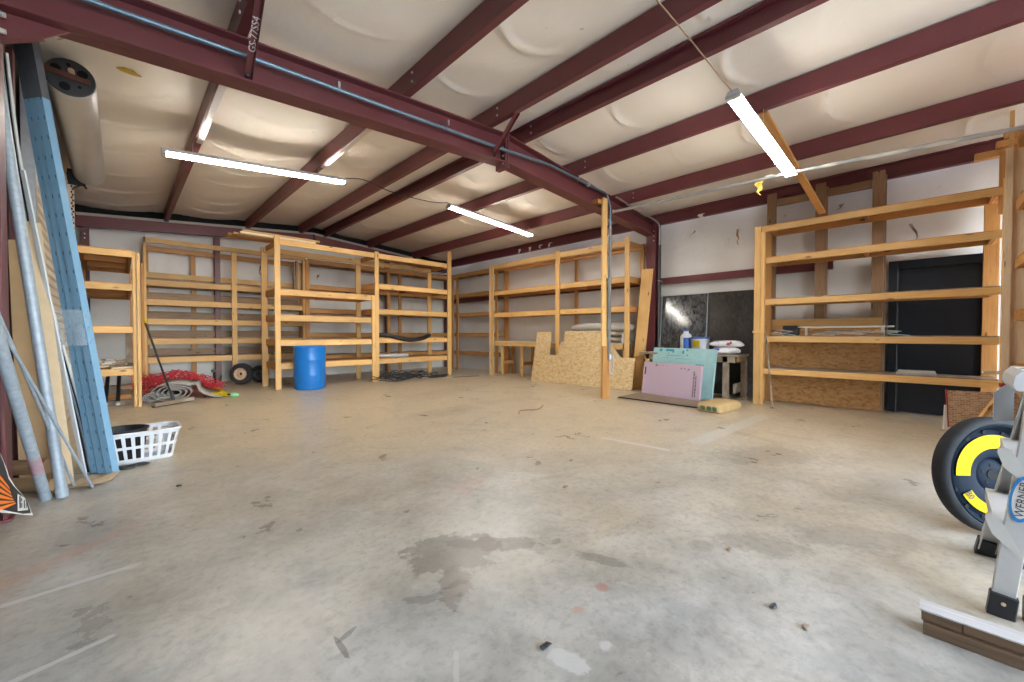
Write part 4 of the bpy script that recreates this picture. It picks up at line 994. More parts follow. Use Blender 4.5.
for k in range(len(pts) - 1):
    P0, P1 = o2 + sd2 * pts[k][0] + V((0, 0, pts[k][1])), o2 + sd2 * pts[k + 1][0] + V((0, 0, pts[k + 1][1])); b_.face([P0, P1, P1 + ax2 * .9, P0 + ax2 * .9])
ob = b_.build('pile_sheet', CARPET, t, True); md = ob.modifiers.new('thick', 'SOLIDIFY'); md.thickness = .013; md.offset = 0
# red netting
rnd = random.Random(3); nb = B()
for k in range(400):
    x = .26 + rnd.random() * 1.15; y = 9.95 + rnd.random() * .85; a = rnd.random() * 6.3; L = .08 + rnd.random() * .22
    top = .40 * max(.12, 1 - ((x - .72) / .72) ** 2)
    z = .012 + rnd.random() * top
    p = [V((x, y, z)), V((x + math.cos(a) * L * .5, y + math.sin(a) * L * .4, min(top + .03, z + rnd.random() * .10))), V((x + math.cos(a + .5) * L, y + math.sin(a + .5) * L * .7, max(.012, z + (rnd.random() - .5) * .14)))]
    nb.tube(spline(p, 2), .0075, 4)
tag(nb.build('plastic_netting', RED, loc=(.8, 10.3, 0), merge=False), 'tangled heap of red plastic netting under the far shelves', 'netting', kind='stuff')
# yellow tools
yt = thing('caulking_gun', 'yellow caulking gun with a green nozzle on the floor by the carpet', 'caulking gun', (1.28, 8.9, 0))
B().tube([(1.19, 9.08, .045), (1.38, 8.84, .045)], .042, 12).build('barrel', YELLOW, yt, True)
B().tube([(1.38, 8.84, .045), (1.43, 8.78, .04)], .014, 8).build('rod', BLACKM, yt)
B().lathe([(.04, 0), (.042, .08), (.02, .12)], (1.44, 8.775, .042), (.6, -.8, 0), 12).build('nozzle', GREENP, yt, True)
B().tube(rounded([(1.19, 9.08, .045), (1.12, 9.14, .04), (1.06, 9.02, .015)], .03), .010, 6).build('trigger', BLACKM, yt)
tag(B().bar((1.35, 10.75, .03), (1.40, 9.45, .03), .07, .035).build('spirit_level', YELLOW, loc=(1.37, 10.1, 0)), 'yellow level lying on the floor behind the caulking gun', 'level')
tag(B().bar((1.27, 10.75, .02), (1.30, 9.55, .02), .04, .03).build('black_bar', BLACKM, loc=(1.3, 10.1, 0)), 'black bar lying beside the yellow level', 'bar')
jk = thing('trailer_jack', 'small black jack standing on the floor under the far shelves', 'jack', (1.50, 11.0, 0))
B().box((1.42, 10.9, 0), (1.60, 11.05, .02)).build('base', BLACKM, jk); B().tube([(1.50, 10.97, .02), (1.46, 10.97, .34)], .022, 8).build('column', BLACKM, jk); B().tube([(1.55, 10.97, .02), (1.60, 10.97, .22)], .02, 8).build('lever', DARKGREY, jk); B().box((1.42, 10.93, .30), (1.50, 11.01, .36)).build('head', BLACKM, jk)
# things on short unit
rnd = random.Random(5)
for k in range(14):
    x, y = -.33 + .125 * (k % 4), 8.72 + .16 * (k // 4) ; z = .628 + .030 * (k // 4) + .012 * (k % 3)
    a = rnd.random() * 1.4 - .7; L = .10 + .07 * rnd.random(); tz = .03 * rnd.random()
    m = [PAPER, CARD_PALE, GREYWOOD, BEIGE, CARD][k % 5]
    tag(B().bar((x - L * math.cos(a), y - L * math.sin(a) * .5, z), (x + L * math.cos(a), y + L * math.sin(a) * .5, z + tz), .10, .026).build('scrap_piece', m, loc=(x, y, z)), 'flat scrap piece in the jumbled pile on the lowest shelf by the roll-up door', 'scrap', 'scrap pile on the lowest shelf by the roll-up door')
for k, (x, lab) in enumerate([(-.19, 'dark tube with a white end under the short shelving, left of its pair'), (-.05, 'dark tube with a white end under the short shelving, right of its pair')]):
    t = thing('plastic_tube', lab, 'tube', (x, 9.0, 0))
    B().tube([(x, 8.95, .05), (x + .02, 9.9, .42)], .026, 10).build('pipe', BLACKP, t, True); B().tube([(x - .001, 8.90, .032), (x, 8.955, .052)], .028, 10).build('end_cap', OFFWHITE, t, True)
for (z, y, lab, m) in [(.04, 9.05, 'lowest plank lying under the short shelving', GREYWOOD), (.24, 9.55, 'plank resting above the tubes under the short shelving', STUD), (.10, 9.35, 'plank behind the white-ended tubes under the short shelving', PINE_ORANGE)]:
    tag(B().box((-.44, y, z - .04), (.12, y + .14, z + .03)).build('plank', m, loc=(-.15, y, z)), lab, 'plank')
# stacked lumber on the centre unit
for i, (y0, y1, z, x0, x1, m, lab) in enumerate([(9.36, 9.50, 3.135, 1.70, 3.10, PINE_PALE, 'pale plank at the front of the lumber laid atop the centre shelving'), (9.52, 9.66, 3.135, 1.62, 3.15, PINE, 'second plank of the lumber laid atop the centre shelving'), (9.68, 9.98, 3.135, 1.55, 3.0, PINE_ORANGE, 'broad board at the back of the lumber laid atop the centre shelving'), (9.40, 9.62, 3.185, 1.74, 3.2, PINE, 'top board of the lumber laid atop the centre shelving')]):
    tag(B().box((x0, y0, z), (x1, y1, z + .04)).build('plank', m, loc=((x0 + x1) / 2, y0, z)), lab, 'plank', 'lumber atop the centre shelving')
for i, (x, h, m, lab) in enumerate([(3.16, 2.98, GREYWOOD, 'grey plank standing on end among the far shelves, leftmost of four'), (3.22, 3.02, PINE_ORANGE, 'orange plank standing on end among the far shelves, second of four'), (3.27, 3.0, PINE_PALE, 'pale plank standing on end among the far shelves, third of four'), (3.31, 2.9, PINE, 'yellow plank standing on end among the far shelves, next to the post')]):
    tag(B().box((x, 11.16 + .02 * i, 2.29), (x + .035, 11.25 + .02 * i, h)).build('plank', m, loc=(x, 11.2, 2.29)), lab, 'plank', 'planks on end in the far shelves')
# hose, pipe, cables on right bay
hs = spline([(4.56, 9.45, 1.12), (4.75, 9.33, 1.13), (5.0, 9.27, 1.06), (5.35, 9.255, 1.00), (5.7, 9.27, 1.03), (5.95, 9.35, 1.10), (6.1, 9.5, 1.12)], 10)
tag(B().tube(hs, .055, 10).build('corrugated_hose', BLACKP, loc=(5.3, 9.3, 1.05), smooth=True), 'black corrugated hose sagging over a shelf of the centre unit', 'hose')
tag(B().tube([(4.58, 9.42, .60), (5.35, 9.36, .60)], .045, 12).build('grey_pipe', GREYPL, loc=(5.0, 9.4, .6), smooth=True), 'short grey pipe lying on the bottom shelf of the centre unit', 'pipe')
rnd = random.Random(11); kb = B()
for k in range(15):
    cx, cy = 4.95 + rnd.gauss(0, .16), 9.0 + rnd.gauss(0, .10); r = .16 + rnd.random() * .22; ph = rnd.random() * 6
    kb.tube([V((cx + math.cos(ph + 2 * math.pi * j / 18) * r * 1.5, cy + math.sin(ph + 2 * math.pi * j / 18) * r * .8, .02 + .016 * (k % 6) + (.03 + .02 * (k % 3)) * (1 + math.sin(j * .9 + k)))) for j in range(16)], .010, 6)
tag(kb.build('cable_heap', BLACKP, loc=(4.95, 9.0, 0), smooth=True, merge=False), 'loose heap of dark cable on the floor before the centre shelving', 'cable', kind='stuff')
wh = spline([(4.6, 9.15, .02), (4.75, 9.10, .16), (4.95, 9.05, .26), (5.05, 9.0, .22), (5.0, 8.95, .05)], 6)
tag(B().tube(wh, .008, 6).build('pale_cable', GREYPL, loc=(4.8, 9.1, 0), smooth=True), 'pale grey cable arching up out of the dark cable heap', 'cable')
kb = B()
for k in range(6):
    cx, cy = 5.95 + .05 * k, 9.0 + .02 * (k % 3); kb.tube([V((cx + math.cos(2 * math.pi * j / 14) * .22, cy + math.sin(2 * math.pi * j / 14) * .11, .015 + .014 * (k % 3))) for j in range(13)], .010, 6)
tag(kb.build('cable_coil', BLACKP, loc=(6, 9, 0), smooth=True, merge=False), 'black cable coil on the floor by the end post of the centre shelving', 'cable')
tag(B().bar((6.05, 8.72, .008), (6.95, 8.47, .008), .06, .012).build('flat_strip', BEIGE, loc=(6.5, 8.6, 0)), 'pale flat strip lying on the floor beyond the cable coil', 'strip')
tag(B().bar((6.25, 8.62, .008), (6.98, 8.42, .008), .02, .012).build('flat_strip', BLACKM, loc=(6.6, 8.5, 0)), 'thin black strip lying along the pale floor strip', 'strip')

# ------------------------------------------------------------------ right wall workbench things
nrm = V((1.0, .066, -.095)).normalized()
t = thing('cut_osb_sheet', 'pale osb sheet with stepped cut-outs leaning on the workbench', 'panel', (7.34, 5.4, 0))
P3 = [(7.250, 6.706, .002), (7.352, 6.584, 1.199), (7.382, 6.153, 1.198), (7.337, 6.182, .653), (7.354, 5.94, .661), (7.376, 5.911, .915), (7.385, 5.793, .929), (7.410, 5.767, 1.22), (7.476, 4.814, 1.219), (7.469, 4.603, .937), (7.464, 4.351, .658), (7.485, 4.05, .66), (7.431, 4.083, .002)]
P3 = [V(p) - V((.03, 0, 0)) for p in P3]; ex = (P3[-1] - P3[0]).normalized(); ez = (P3[-2] - P3[-1]); ez = (ez - ex * ez.dot(ex)).normalized()
B().prism([((p - P3[0]).dot(ex), (p - P3[0]).dot(ez)) for p in P3], P3[0], ex, ez, .012).build('sheet', OSB, t)
t = thing('folded_blanket', 'grey quilted blanket folded on the workbench', 'blanket', (7.85, 5.1, 1.0))
bl = B().blob((7.82, 5.08, 1.30), (.24, .78, .105), 28, 12, .05, seed=4); bl.build('fold', BLANKET, t, True)
for i, (z, lab) in enumerate([(1.035, 'lower beige cushion stacked on the workbench by the spray bottle'), (1.155, 'upper beige cushion stacked on the workbench under the blanket')]):
    tag(B().blob((7.84, 4.98, z), (.23, .52, .062), 20, 10, .04, seed=8 + i).build('cushion', plain('beige_cushion_%s' % ('ab'[i]), (.42, .36, .30), .95), loc=(7.84, 4.98, z), smooth=True), lab, 'cushion')
sb = thing('spray_bottle', 'white spray bottle at the near end of the workbench', 'spray bottle', (7.72, 4.42, .957))
B().lathe([(.0, 0), (.04, 0), (.043, .02), (.043, .12), (.018, .17), (.016, .19)], (7.70, 4.47, .957), (0, 0, 1), 20).build('bottle', WHITEP, sb, True)
B().box((7.65, 4.455, 1.145), (7.72, 4.485, 1.18)).build('trigger_head', GREYPL, sb)
tag(B().bar((7.62, 4.0, 0), (7.90, 4.02, 2.5), .19, .04, (1, 0, .0)).build('leaning_plank', PINE, loc=(7.62, 4.0, 0)), 'broad knotty plank leaning upright beside the wall column', 'plank') if False else \
tag(B().bar((7.72, 4.155, .005), (7.84, 3.985, 2.5), .035, .24, (.0, 1, 0)).build('leaning_plank', PINE, loc=(7.72, 4.15, 0)), 'broad knotty plank leaning upright beside the wall column', 'plank')

# platform sheet
t = thing('floor_sheet', 'grey-brown plywood sheet with a black edge on the floor under the foam boards', 'plywood sheet', (7.2, 3.1, 0))
B().prism([(0, 0), (1.85, 0), (1.85, 2.25), (0, 2.25)], (6.36, 4.15, .001), (.0, -1, 0), (1, 0, 0), .018).build('sheet', DARKPLY, t) if False else \
B().prism([(6.34, 2.16), (7.95, 2.16), (7.95, 3.80), (6.40, 3.80)], (0, 0, .002), (1, 0, 0), (0, 1, 0), .018).build('sheet', DARKPLY, t)
B().bar((6.337, 2.16, .012), (6.397, 3.80, .012), .012, .02).build('edge_strip', BLACKM, t)
# foam boards
def foam(name, bl, br, h, lean, th, mat, lab, edge):
    bl, br = V(bl), V(br); ex = (br - bl).normalized(); back = V((-ex.y, ex.x, 0)); 
    if back.x < 0: back = -back
    ez = (V((0, 0, 1)) * math.cos(lean) + back * math.sin(lean)); t = thing(name, lab, 'foam board', (bl + br) / 2, 'foam insulation boards')
    L = (br - bl).length
    b = B().prism([(0, 0), (L, 0), (L, h), (0, h)], bl, ex, ez, th)
    n = ex.cross(ez)
    if n.dot(back) < 0: b = B().prism([(0, 0), (L, 0), (L, h), (0, h)], bl - n * th, ex, ez, th)
    b.build('board', mat, t); return t, bl, ex, ez, L
t, o, ex, ez, L = foam('foam_board', (7.36, 3.70, .02), (7.13, 2.47, .02), .88, .17, .05, TEALF, 'tall teal foam board leaning on the small workbench', None)
n = -ex.cross(ez) if ex.cross(ez).x > 0 else ex.cross(ez)
pb = B()
def lab_rect(b, x0, x1, y0, y1, off): 
    b.face([o + ex * x0 + ez * y0 + n * off, o + ex * x1 + ez * y0 + n * off, o + ex * x1 + ez * y1 + n * off, o + ex * x0 + ez * y1 + n * off])
for (x0, x1, y0, y1) in [(.14, .20, .81, .855), (.28, .44, .815, .855), (.42, .455, .79, .85), (.62, .66, .78, .84), (.70, .74, .83, .86), (.28, .60, .735, .742), (.2, .34, .69, .695), (.50, .78, .68, .685), (.84, .88, .10, .58), (.90, 1.06, .56, .60)]: lab_rect(pb, x0, x1, y0, y1, .002)
pb.build('lettering', TEALTXT, t)
pb = B()
for (x, y) in [(.33, .77), (.72, .745)]: lab_rect(pb, x, x + .02, y, y + .02, .003)
pb.build('nail_hole', PRINT, t)
t, o, ex, ez, L = foam('foam_board', (7.20, 3.77, .02), (6.955, 2.60, .02), .60, .13, .04, PINKF, 'pink-lilac foam board leaning in front of the teal board', None)
n = -ex.cross(ez) if ex.cross(ez).x > 0 else ex.cross(ez)
pb = B()
rnd = random.Random(77)
for col_ in range(2):
    y0 = .05
    while y0 < .46 - .05 * col_:
        h_ = rnd.uniform(.006, .026); x0 = 1.055 + .038 * col_; lab_rect(pb, x0, x0 + rnd.uniform(.018, .026), y0, y0 + h_, .002); y0 += h_ + rnd.uniform(.005, .012)
for (x0, x1, y0, y1) in [(.03, .06, .36, .50), (.27, .29, .525, .57), (.31, .33, .54, .555), (.42, .44, .545, .555), (.50, .51, .54, .55), (.80, .82, .51, .53), (.87, .89, .515, .535), (.95, .97, .50, .525), (.92, .93, .49, .51)]: lab_rect(pb, x0, x1, y0, y1, .002)
pb.build('lettering', PRINT, t)
lab_o = (o, ex, ez)
# small workbench
b2 = thing('workbench', 'small weathered workbench holding buckets and bags behind the foam boards', 'workbench', (7.75, 3.0, 0))
BX0, BX1, BY0_, BY1_, BH = 7.50, 8.05, 2.17, 3.92, .79
box1('top', GREYWOOD, b2, (BX0 - .03, BY0_ - .02, BH - .035), (BX1, BY1_ + .04, BH))
box1('apron', GREYWOOD, b2, (BX0, BY0_ + .05, BH - .135), (BX0 + .04, BY1_ - .05, BH - .036)); box1('apron', STUD, b2, (BX0 + .05, BY0_, BH - .125), (BX1 - .02, BY0_ + .04, BH - .036))
for (x, y, m) in [(BX0, BY0_ + .16, GREYWOOD), (BX0, BY1_ - .16, PINE), (BX1 - .10, BY0_ + .0, GREYWOOD), (BX1 - .10, BY1_ - .1, STUD)]: box1('leg', m, b2, (x, y, 0.021), (x + .09, y + .09, BH - .036))
box1('stretcher', GREYWOOD, b2, (BX0 + .09, BY0_ + .06, .12), (BX1 - .08, BY0_ + .10, .28))
# glass panels on the wall
tag(B().bar((8.13, 3.37, .78), (8.21, 3.37, 1.97), .94, .02, (1, 0, 0)).build('glass_panel', BLACKGLASS, loc=(8.15, 3.37, .8)), 'smeared black glossy panel leaning on the wall above the small workbench, left of two', 'panel') if False else None
def panel(y0, y1, z0, z1, x0, x1, mat, lab):
    o = V((x0, y1, z0)); ez = V((x1 - x0, 0, z1 - z0)); H = ez.length
    tt = thing('glossy_panel', lab, 'panel', (x0, (y0 + y1) / 2, z0), 'dark glossy panels')
    B().prism([(0, 0), (y1 - y0, 0), (y1 - y0, H), (0, H)], o, (0, -1, 0), ez, -.012).build('pane', mat, tt)
    bb = B().bar((x0 - .004, y0 - .006, z0), (x1 - .004, y0 - .006, z1), .012, .02, (1, 0, 0)); bb.bar((x0 - .004, y1 + .004, z0), (x1 - .004, y1 + .004, z1), .008, .02, (1, 0, 0)); bb.bar((x1 - .004, y0, z1), (x1 - .004, y1, z1), .01, .02, (1, 0, 0)); bb.build('edge_trim', GREYPL if mat is BLACKGLASS else BLACKM, tt)
panel(2.905, 3.81, .80, 1.945, 8.045, 8.175, BLACKGLASS, 'smeared black glossy panel leaning on the wall behind the buckets')
panel(2.00, 2.885, .02, 1.945, 8.07, 8.175, BROWNGLASS, 'dark smoky glossy panel leaning on the wall behind the white bags')
# bucket, jug, bags on the bench
bu_ = thing('joint_compound_bucket', 'squat white bucket with blue lid and yellow label on the small workbench', 'bucket', (7.74, 2.88, BH))
B().lathe([(0, 0), (.135, 0), (.14, .01), (.155, .27), (.158, .275)], (7.74, 2.88, BH), (0, 0, 1), 36).build('body', WHITEP, bu_, True)
B().lathe([(.162, 0), (.166, .01), (.166, .028), (.150, .034), (0, .034)], (7.74, 2.88, BH + .272), (0, 0, 1), 36).build('lid', BLUELAB, bu_, True)
lb_ = B().lathe([(.1445, .10), (.1555, .24)], (7.74, 2.88, BH), (0, 0, 1), 12, False, a0=math.radians(235), a1=math.radians(285)); lb_.build('label_patch', YELLOW, bu_, True)
B().lathe([(.1405, .035), (.1455, .095)], (7.74, 2.88, BH), (0, 0, 1), 12, False, a0=math.radians(235), a1=math.radians(285)).build('label_patch', BLUELAB, bu_, True)
B().lathe([(.143, .10), (.147, .16)], (7.74, 2.88, BH), (0, 0, 1), 8, False, a0=math.radians(300), a1=math.radians(318)).build('label_patch', plain('dark_green_label', (.02, .16, .14), .5), bu_, True)
jg = thing('plastic_jug', 'tall white jug with a blue label beside the bucket', 'jug', (7.78, 3.16, BH))
B().lathe([(0, 0), (.10, 0), (.105, .015), (.105, .30), (.09, .34), (.05, .38), (.045, .41)], (7.78, 3.16, BH), (0, 0, 1), 30).build('body', WHITEP, jg, True)
B().lathe([(.05, 0), (.05, .03), (0, .032)], (7.78, 3.16, BH + .41), (0, 0, 1), 18).build('cap', BLUELAB, jg)
B().lathe([(.1065, .04), (.1065, .29)], (7.78, 3.16, BH), (0, 0, 1), 12, False, a0=math.radians(265), a1=math.radians(340)).build('label_patch', BLUELAB, jg, True)
tag(B().lathe([(0, 0), (.045, 0), (.05, .07), (0, .07)], (7.72, 3.36, BH), (0, 0, 1), 16).build('black_cup', BLACKP, loc=(7.72, 3.36, BH)), 'small black cup on the workbench left of the white jug', 'cup')
for i, (c, r, m, lab) in enumerate([((7.72, 2.42, BH + .065), (.17, .24, .065), BAGWHITE, 'lower white plastic bag of mix on the small workbench'), ((7.70, 2.40, BH + .185), (.16, .25, .06), BAGWHITE, 'upper white plastic bag of mix with red print on the pair'), ((7.90, 2.66, BH + .12), (.09, .19, .12), BLACKP, 'dark crumpled bag with red print behind the white bags')]):
    tt = thing('plastic_bag', lab, 'bag', c, 'bags on the small workbench')
    B().blob(c, r, 30, 14, .13, e=.7, seed=20 + i).build('bag', m, tt, True)
    if i < 2:
        for (yy, zz, w_) in [(-.06, .0, .05), (-.10, .02, .03), (.10, -.01, .04)]: B().blob((c[0] - r[0] * .93, c[1] + yy, c[2] + zz), (.012, w_ * .6, .022), 8, 6, .2, seed=4).build('print', REDTXT, tt, True)
        B().blob((c[0] - r[0] * .86, c[1] + .12, c[2] + .02), (.014, .06, .022), 8, 6, .1, seed=2).build('print', BLUELAB, tt, True)
    else:
        for (yy, zz) in [(.05, .04), (-.03, .08), (.08, -.03)]: B().blob((c[0] - r[0] * .9, c[1] + yy, c[2] + zz), (.014, .04, .02), 8, 6, .2, seed=4).build('print', REDTXT, tt, True)
# cement bag on floor
cb_ = thing('cement_bag', 'brown paper bag of cement lying on the floor before the small workbench', 'cement bag', (6.45, 2.08, 0))
Mx = Matrix.Translation((6.46, 2.12, .065)) @ Matrix.Rotation(-.12, 4, 'Z')
B().blob((0, 0, 0), (.345, .185, .078), 40, 16, .03, e=.22, seed=31).xf(Mx).build('bag', CEMENT, cb_, True)
for (x, y, w_) in [(-.1, .0, .06), (.05, .06, .05), (.12, -.05, .04), (-.2, -.08, .03)]: B().blob((x, y, .0705), (w_, .03, .004), 10, 6, .3, seed=5).xf(Mx).build('print', GREYWOOD, cb_, True)
BGP = plain('bag_green_print', (.06, .14, .08), .7)
for y in (-.10, -.02, .07): B().blob((-.358, y, .0), (.006, .034, .032), 10, 6, .25, seed=6).xf(Mx).build('print', BGP, cb_, True)

# ------------------------------------------------------------------ things on the right shelving
tag(B().tube([(7.30, 1.615, .004), (7.43, 1.745, 1.14)], .013, 8).build('walking_stick', GREYWOOD, loc=(7.3, 1.6, 0), smooth=True), 'thin grey stick leaning on the left post of the right shelving', 'stick')
tb2 = thing('tool_case', 'small black case at the left of a shelf before the osb sheet', 'case', (7.72, 1.48, 1.126))
B().box((7.64, 1.37, 1.126), (7.84, 1.57, 1.215), .01).build('body', DARKGREY, tb2); B().box((7.63, 1.36, 1.216), (7.85, 1.56, 1.285), .014).build('lid', BLACKP, tb2)
rl = thing('metal_rack_bar', 'thin white metal bar on two short feet lying on a right shelf', 'metal bar', (7.66, .85, 1.126))
B().box((7.655, .26, 1.245), (7.685, 1.36, 1.268), .003).build('bar', OFFWHITE, rl)
for y in (1.24, .36): B().box((7.655, y, 1.126), (7.685, y + .03, 1.245), .003).build('foot', OFFWHITE, rl)
rnd = random.Random(9)
cols = [PAPER, TEALF, GREYPL, OFFWHITE, CONDUIT, CARD_PALE, PAPER]
for k in range(16):
    y = 1.02 - .052 * k + rnd.random() * .04; x = 7.60 + .05 * (k % 3); z = 1.132 + .014 * (k % 5)
    a = rnd.random() * .6 - .3; w_ = .09
    tag(B().bar((x, y - .14, z), (x + .05 * a, y + .12, z + .004 + .022 * rnd.random()), .12, .007).build('vinyl_offcut', cols[k % 7], loc=(x, y, z)), 'thin offcut in the loose pile on the shelf before the navy door', 'offcut', 'offcut pile on the right shelf')
for k in range(5):
    y = 1.63 - .04 * k; z = 1.132 + .018 * (k % 4)
    tag(B().bar((7.56, y - .09, z), (7.58, y + .07, z + .03), .10, .008).build('vinyl_offcut', [CARD_PALE, PAPER, CONDUIT, BEIGE, GREYPL][k], loc=(7.57, y, z)), 'thin offcut in the small pile left of the black case', 'offcut', 'offcuts left of the black case')
for k in range(2):
    tag(B().box((7.56, -.15 + .01 * k, .602 + .027 * k), (7.80, .23 - .015 * k, .627 + .027 * k), .004).build('ceiling_tile', [GREYPL, OFFWHITE][k], loc=(7.7, .04, .6 + .027 * k)), ['lower pale tile of the two stacked on the bottom right shelf', 'upper pale tile of the two stacked on the bottom right shelf'][k], 'tile', 'tiles on the bottom right shelf')

# ------------------------------------------------------------------ torn scraps hanging from walls and roof
def hang(label, p, L, w_, mat, seed):
    r = random.Random(seed); b = B(); pts = [V(p)]
    for k in range(5): pts.append(pts[-1] + V((r.uniform(-.02, .01), r.uniform(-.04, .04), -L / 5)))
    pts = spline(pts, 3)
    for k in range(len(pts) - 1):
        a = w_ * (1 - k / len(pts)) ; c = w_ * (1 - (k + 1) / len(pts)); s0 = math.sin(k * .8 + seed) * .02; s1 = math.sin((k + 1) * .8 + seed) * .02
        b.face([pts[k] + V((s0, -a, 0)), pts[k] + V((0, a, 0)), pts[k + 1] + V((0, c, 0)), pts[k + 1] + V((s1, -c, 0))])
    ob = b.build('insulation_scrap', mat, loc=p, merge=True); md = ob.modifiers.new('thick', 'SOLIDIFY'); md.thickness = .006
    return tag(ob, label, 'insulation scrap')
hang('yellow insulation scrap dangling from the long horizontal pipe', (6.33, 1.57, 3.26), .20, .05, YELFLUFF, 1)
hang('white torn scrap dangling under the eave, right of the wall column', (8.14, 3.02, 3.50), .14, .06, WHITEFLUFF, 2)
hang('dark torn scrap on the wall above the smoky panel', (8.23, 2.40, 3.10), .30, .025, STUD, 3)
hang('small torn scrap on the wall left of the dark scrap', (8.23, 2.60, 2.98), .14, .03, WHITEFLUFF, 4)
hang('thin torn scrap high on the wall beside the column', (8.23, 3.18, 3.22), .15, .018, GREYWOOD, 5)
hang('torn scrap on the wall between two studs above the top right shelf', (8.22, .90, 3.22), .10, .03, GREYWOOD, 6)
hang('stringy torn scrap on the wall above the navy door', (8.22, .13, 2.75), .32, .02, GREYWOOD, 7)
for k, y in enumerate((8.0, 7.6, 7.2, 6.85)):
    hang('white shred of torn facing along the eave over the workbench shelving, %s' % ['farthest of four', 'second farthest of four', 'second nearest of four', 'nearest of four'][k], (8.13, y, 3.56), .12 + .03 * (k % 2), .05, WHITEFLUFF, 11 + k)
scr = hang('brown torn patch on the far wall above the centre shelving', (3.95, 11.70, 2.80), .12, .10, CARD_PALE, 21)
hang('brown torn flap on the far wall above the netting shelves', (2.55, 11.70, 2.86), .22, .12, CARD_PALE, 22)
hang('torn yellow insulation flap at the top corner above the door barrel', (-.30, 4.60, 3.52), .16, .06, CARD_PALE, 23)

tag(B().blob((.085, 5.38, ceil_pt(.085, 5.38).z - .012), (.07, .035, .012), 14, 6, .3, seed=77).build('insulation_scrap', YELFLUFF, loc=(.085, 5.38, 3.68)), 'yellow insulation tuft poking through the ceiling beside the door barrel', 'insulation scrap')
# ------------------------------------------------------------------ spare wheel, ladder, lumber, brick sheet at the right
Fx = V((.699, .715, 0)); Rx = V((.715, -.699, 0))
tilt = .10
wa = (-Fx * math.cos(tilt) + V((0, 0, 1)) * math.sin(tilt)).normalized()
SW = thing('spare_wheel', 'space-saver spare wheel with yellow arc stickers leaning behind the ladder', 'wheel', (3.62, -.30, 0))
R_ = .332; cW = V((3.60, -.305, R_ * math.cos(tilt) + .045 * math.sin(tilt)))
w = .046
B().lathe([(R_ * .87, -w * .8), (R_ * .90, -w), (R_ * .95, -w * .92), (R_ * .985, -w * .7), (R_, -w * .4), (R_, w * .4), (R_ * .985, w * .7), (R_ * .95, w * .92), (R_ * .90, w), (R_ * .87, w * .8)], cW, wa, 64, False).build('tyre', RUBBER, SW, True)
rim_ = B().lathe([(R_ * .88, w * .85), (R_ * .86, w * .98), (R_ * .83, w * .6), (R_ * .77, -w * .15), (R_ * .74, -w * .2), (R_ * .70, .0), (R_ * .60, .008), (R_ * .40, .012), (R_ * .31, .0), (R_ * .27, -.025), (R_ * .245, -.018), (R_ * .20, -.01), (R_ * .085, -.01), (R_ * .075, -.05), (R_ * .87, -w * .85)], cW, wa, 64, False).build('rim', RIMBLUE, SW, True)
d_, a_, b_ = frame(wa)
def ringpos(r, ang, off): return cW + (a_ * math.cos(ang) + b_ * math.sin(ang)) * r + wa * off
# a_ is sideways, b_ is up; find which way a_ points in view
sgn = 1 if a_.dot(Rx) > 0 else -1
def ang(deg): return math.radians(deg) if sgn > 0 else math.pi - math.radians(deg)
def arc_band(r0, r1, d0, d1, mat, name, off=.0165):
    b = B(); n = 26
    for k in range(n):
        A0, A1 = ang(d0 + (d1 - d0) * k / n), ang(d0 + (d1 - d0) * (k + 1) / n)
        b.face([ringpos(r0, A0, off - .003 if False else off), ringpos(r1, A0, off - .005), ringpos(r1, A1, off - .005), ringpos(r0, A1, off)])
    o_ = b.build(name, mat, SW); md = o_.modifiers.new('thick', 'SOLIDIFY'); md.thickness = .002; return o_
arc_band(R_ * .46, R_ * .69, 28, 180, YELLOW, 'sticker')
arc_band(R_ * .52, R_ * .68, 208, 330, YELLOW, 'sticker')
for (dg, bd_) in [(213, '80')]:
    A = ang(dg); p_ = ringpos(R_ * .60, A, .016); rad = (p_ - cW).normalized(); tx = wa.cross(rad).normalized()
    if tx.dot(V((0, 0, 1))) > 0: tx = -tx
    uy = wa.cross(tx)
    text('lettering', '80', .050, p_, tx, uy, PRINT, SW, off=.003)
A = ang(262); p_ = ringpos(R_ * .60, A, .016); rad = (p_ - cW).normalized(); tx = wa.cross(rad).normalized()
if tx.dot(Rx) < 0: tx = -tx
text('lettering', 'km/h  MAX 50 mph', .016, p_, tx, wa.cross(tx), GREYWOOD, SW, off=.003)
for k in range(5):
    A = ang(90 + 72 * k); c = ringpos(R_ * .16, A, -.0095); B().lathe([(.010, 0), (.010, .002), (0, .002)], c, wa, 10).build('bolt_hole', HOLE, SW)
B().lathe([(0, -.012), (R_ * .085, -.012), (R_ * .085, .0015), (0, .0015)], cW + wa * -.008, wa, 20).build('hub_bore', HOLE, SW)
for k in range(14):
    A = ang(20 + 360 / 14 * k); c = ringpos(R_ * .735, A, -.006); B().lathe([(.013, 0), (.013, .006), (0, .006)], c, wa, 10).build('vent_hole', HOLE, SW)

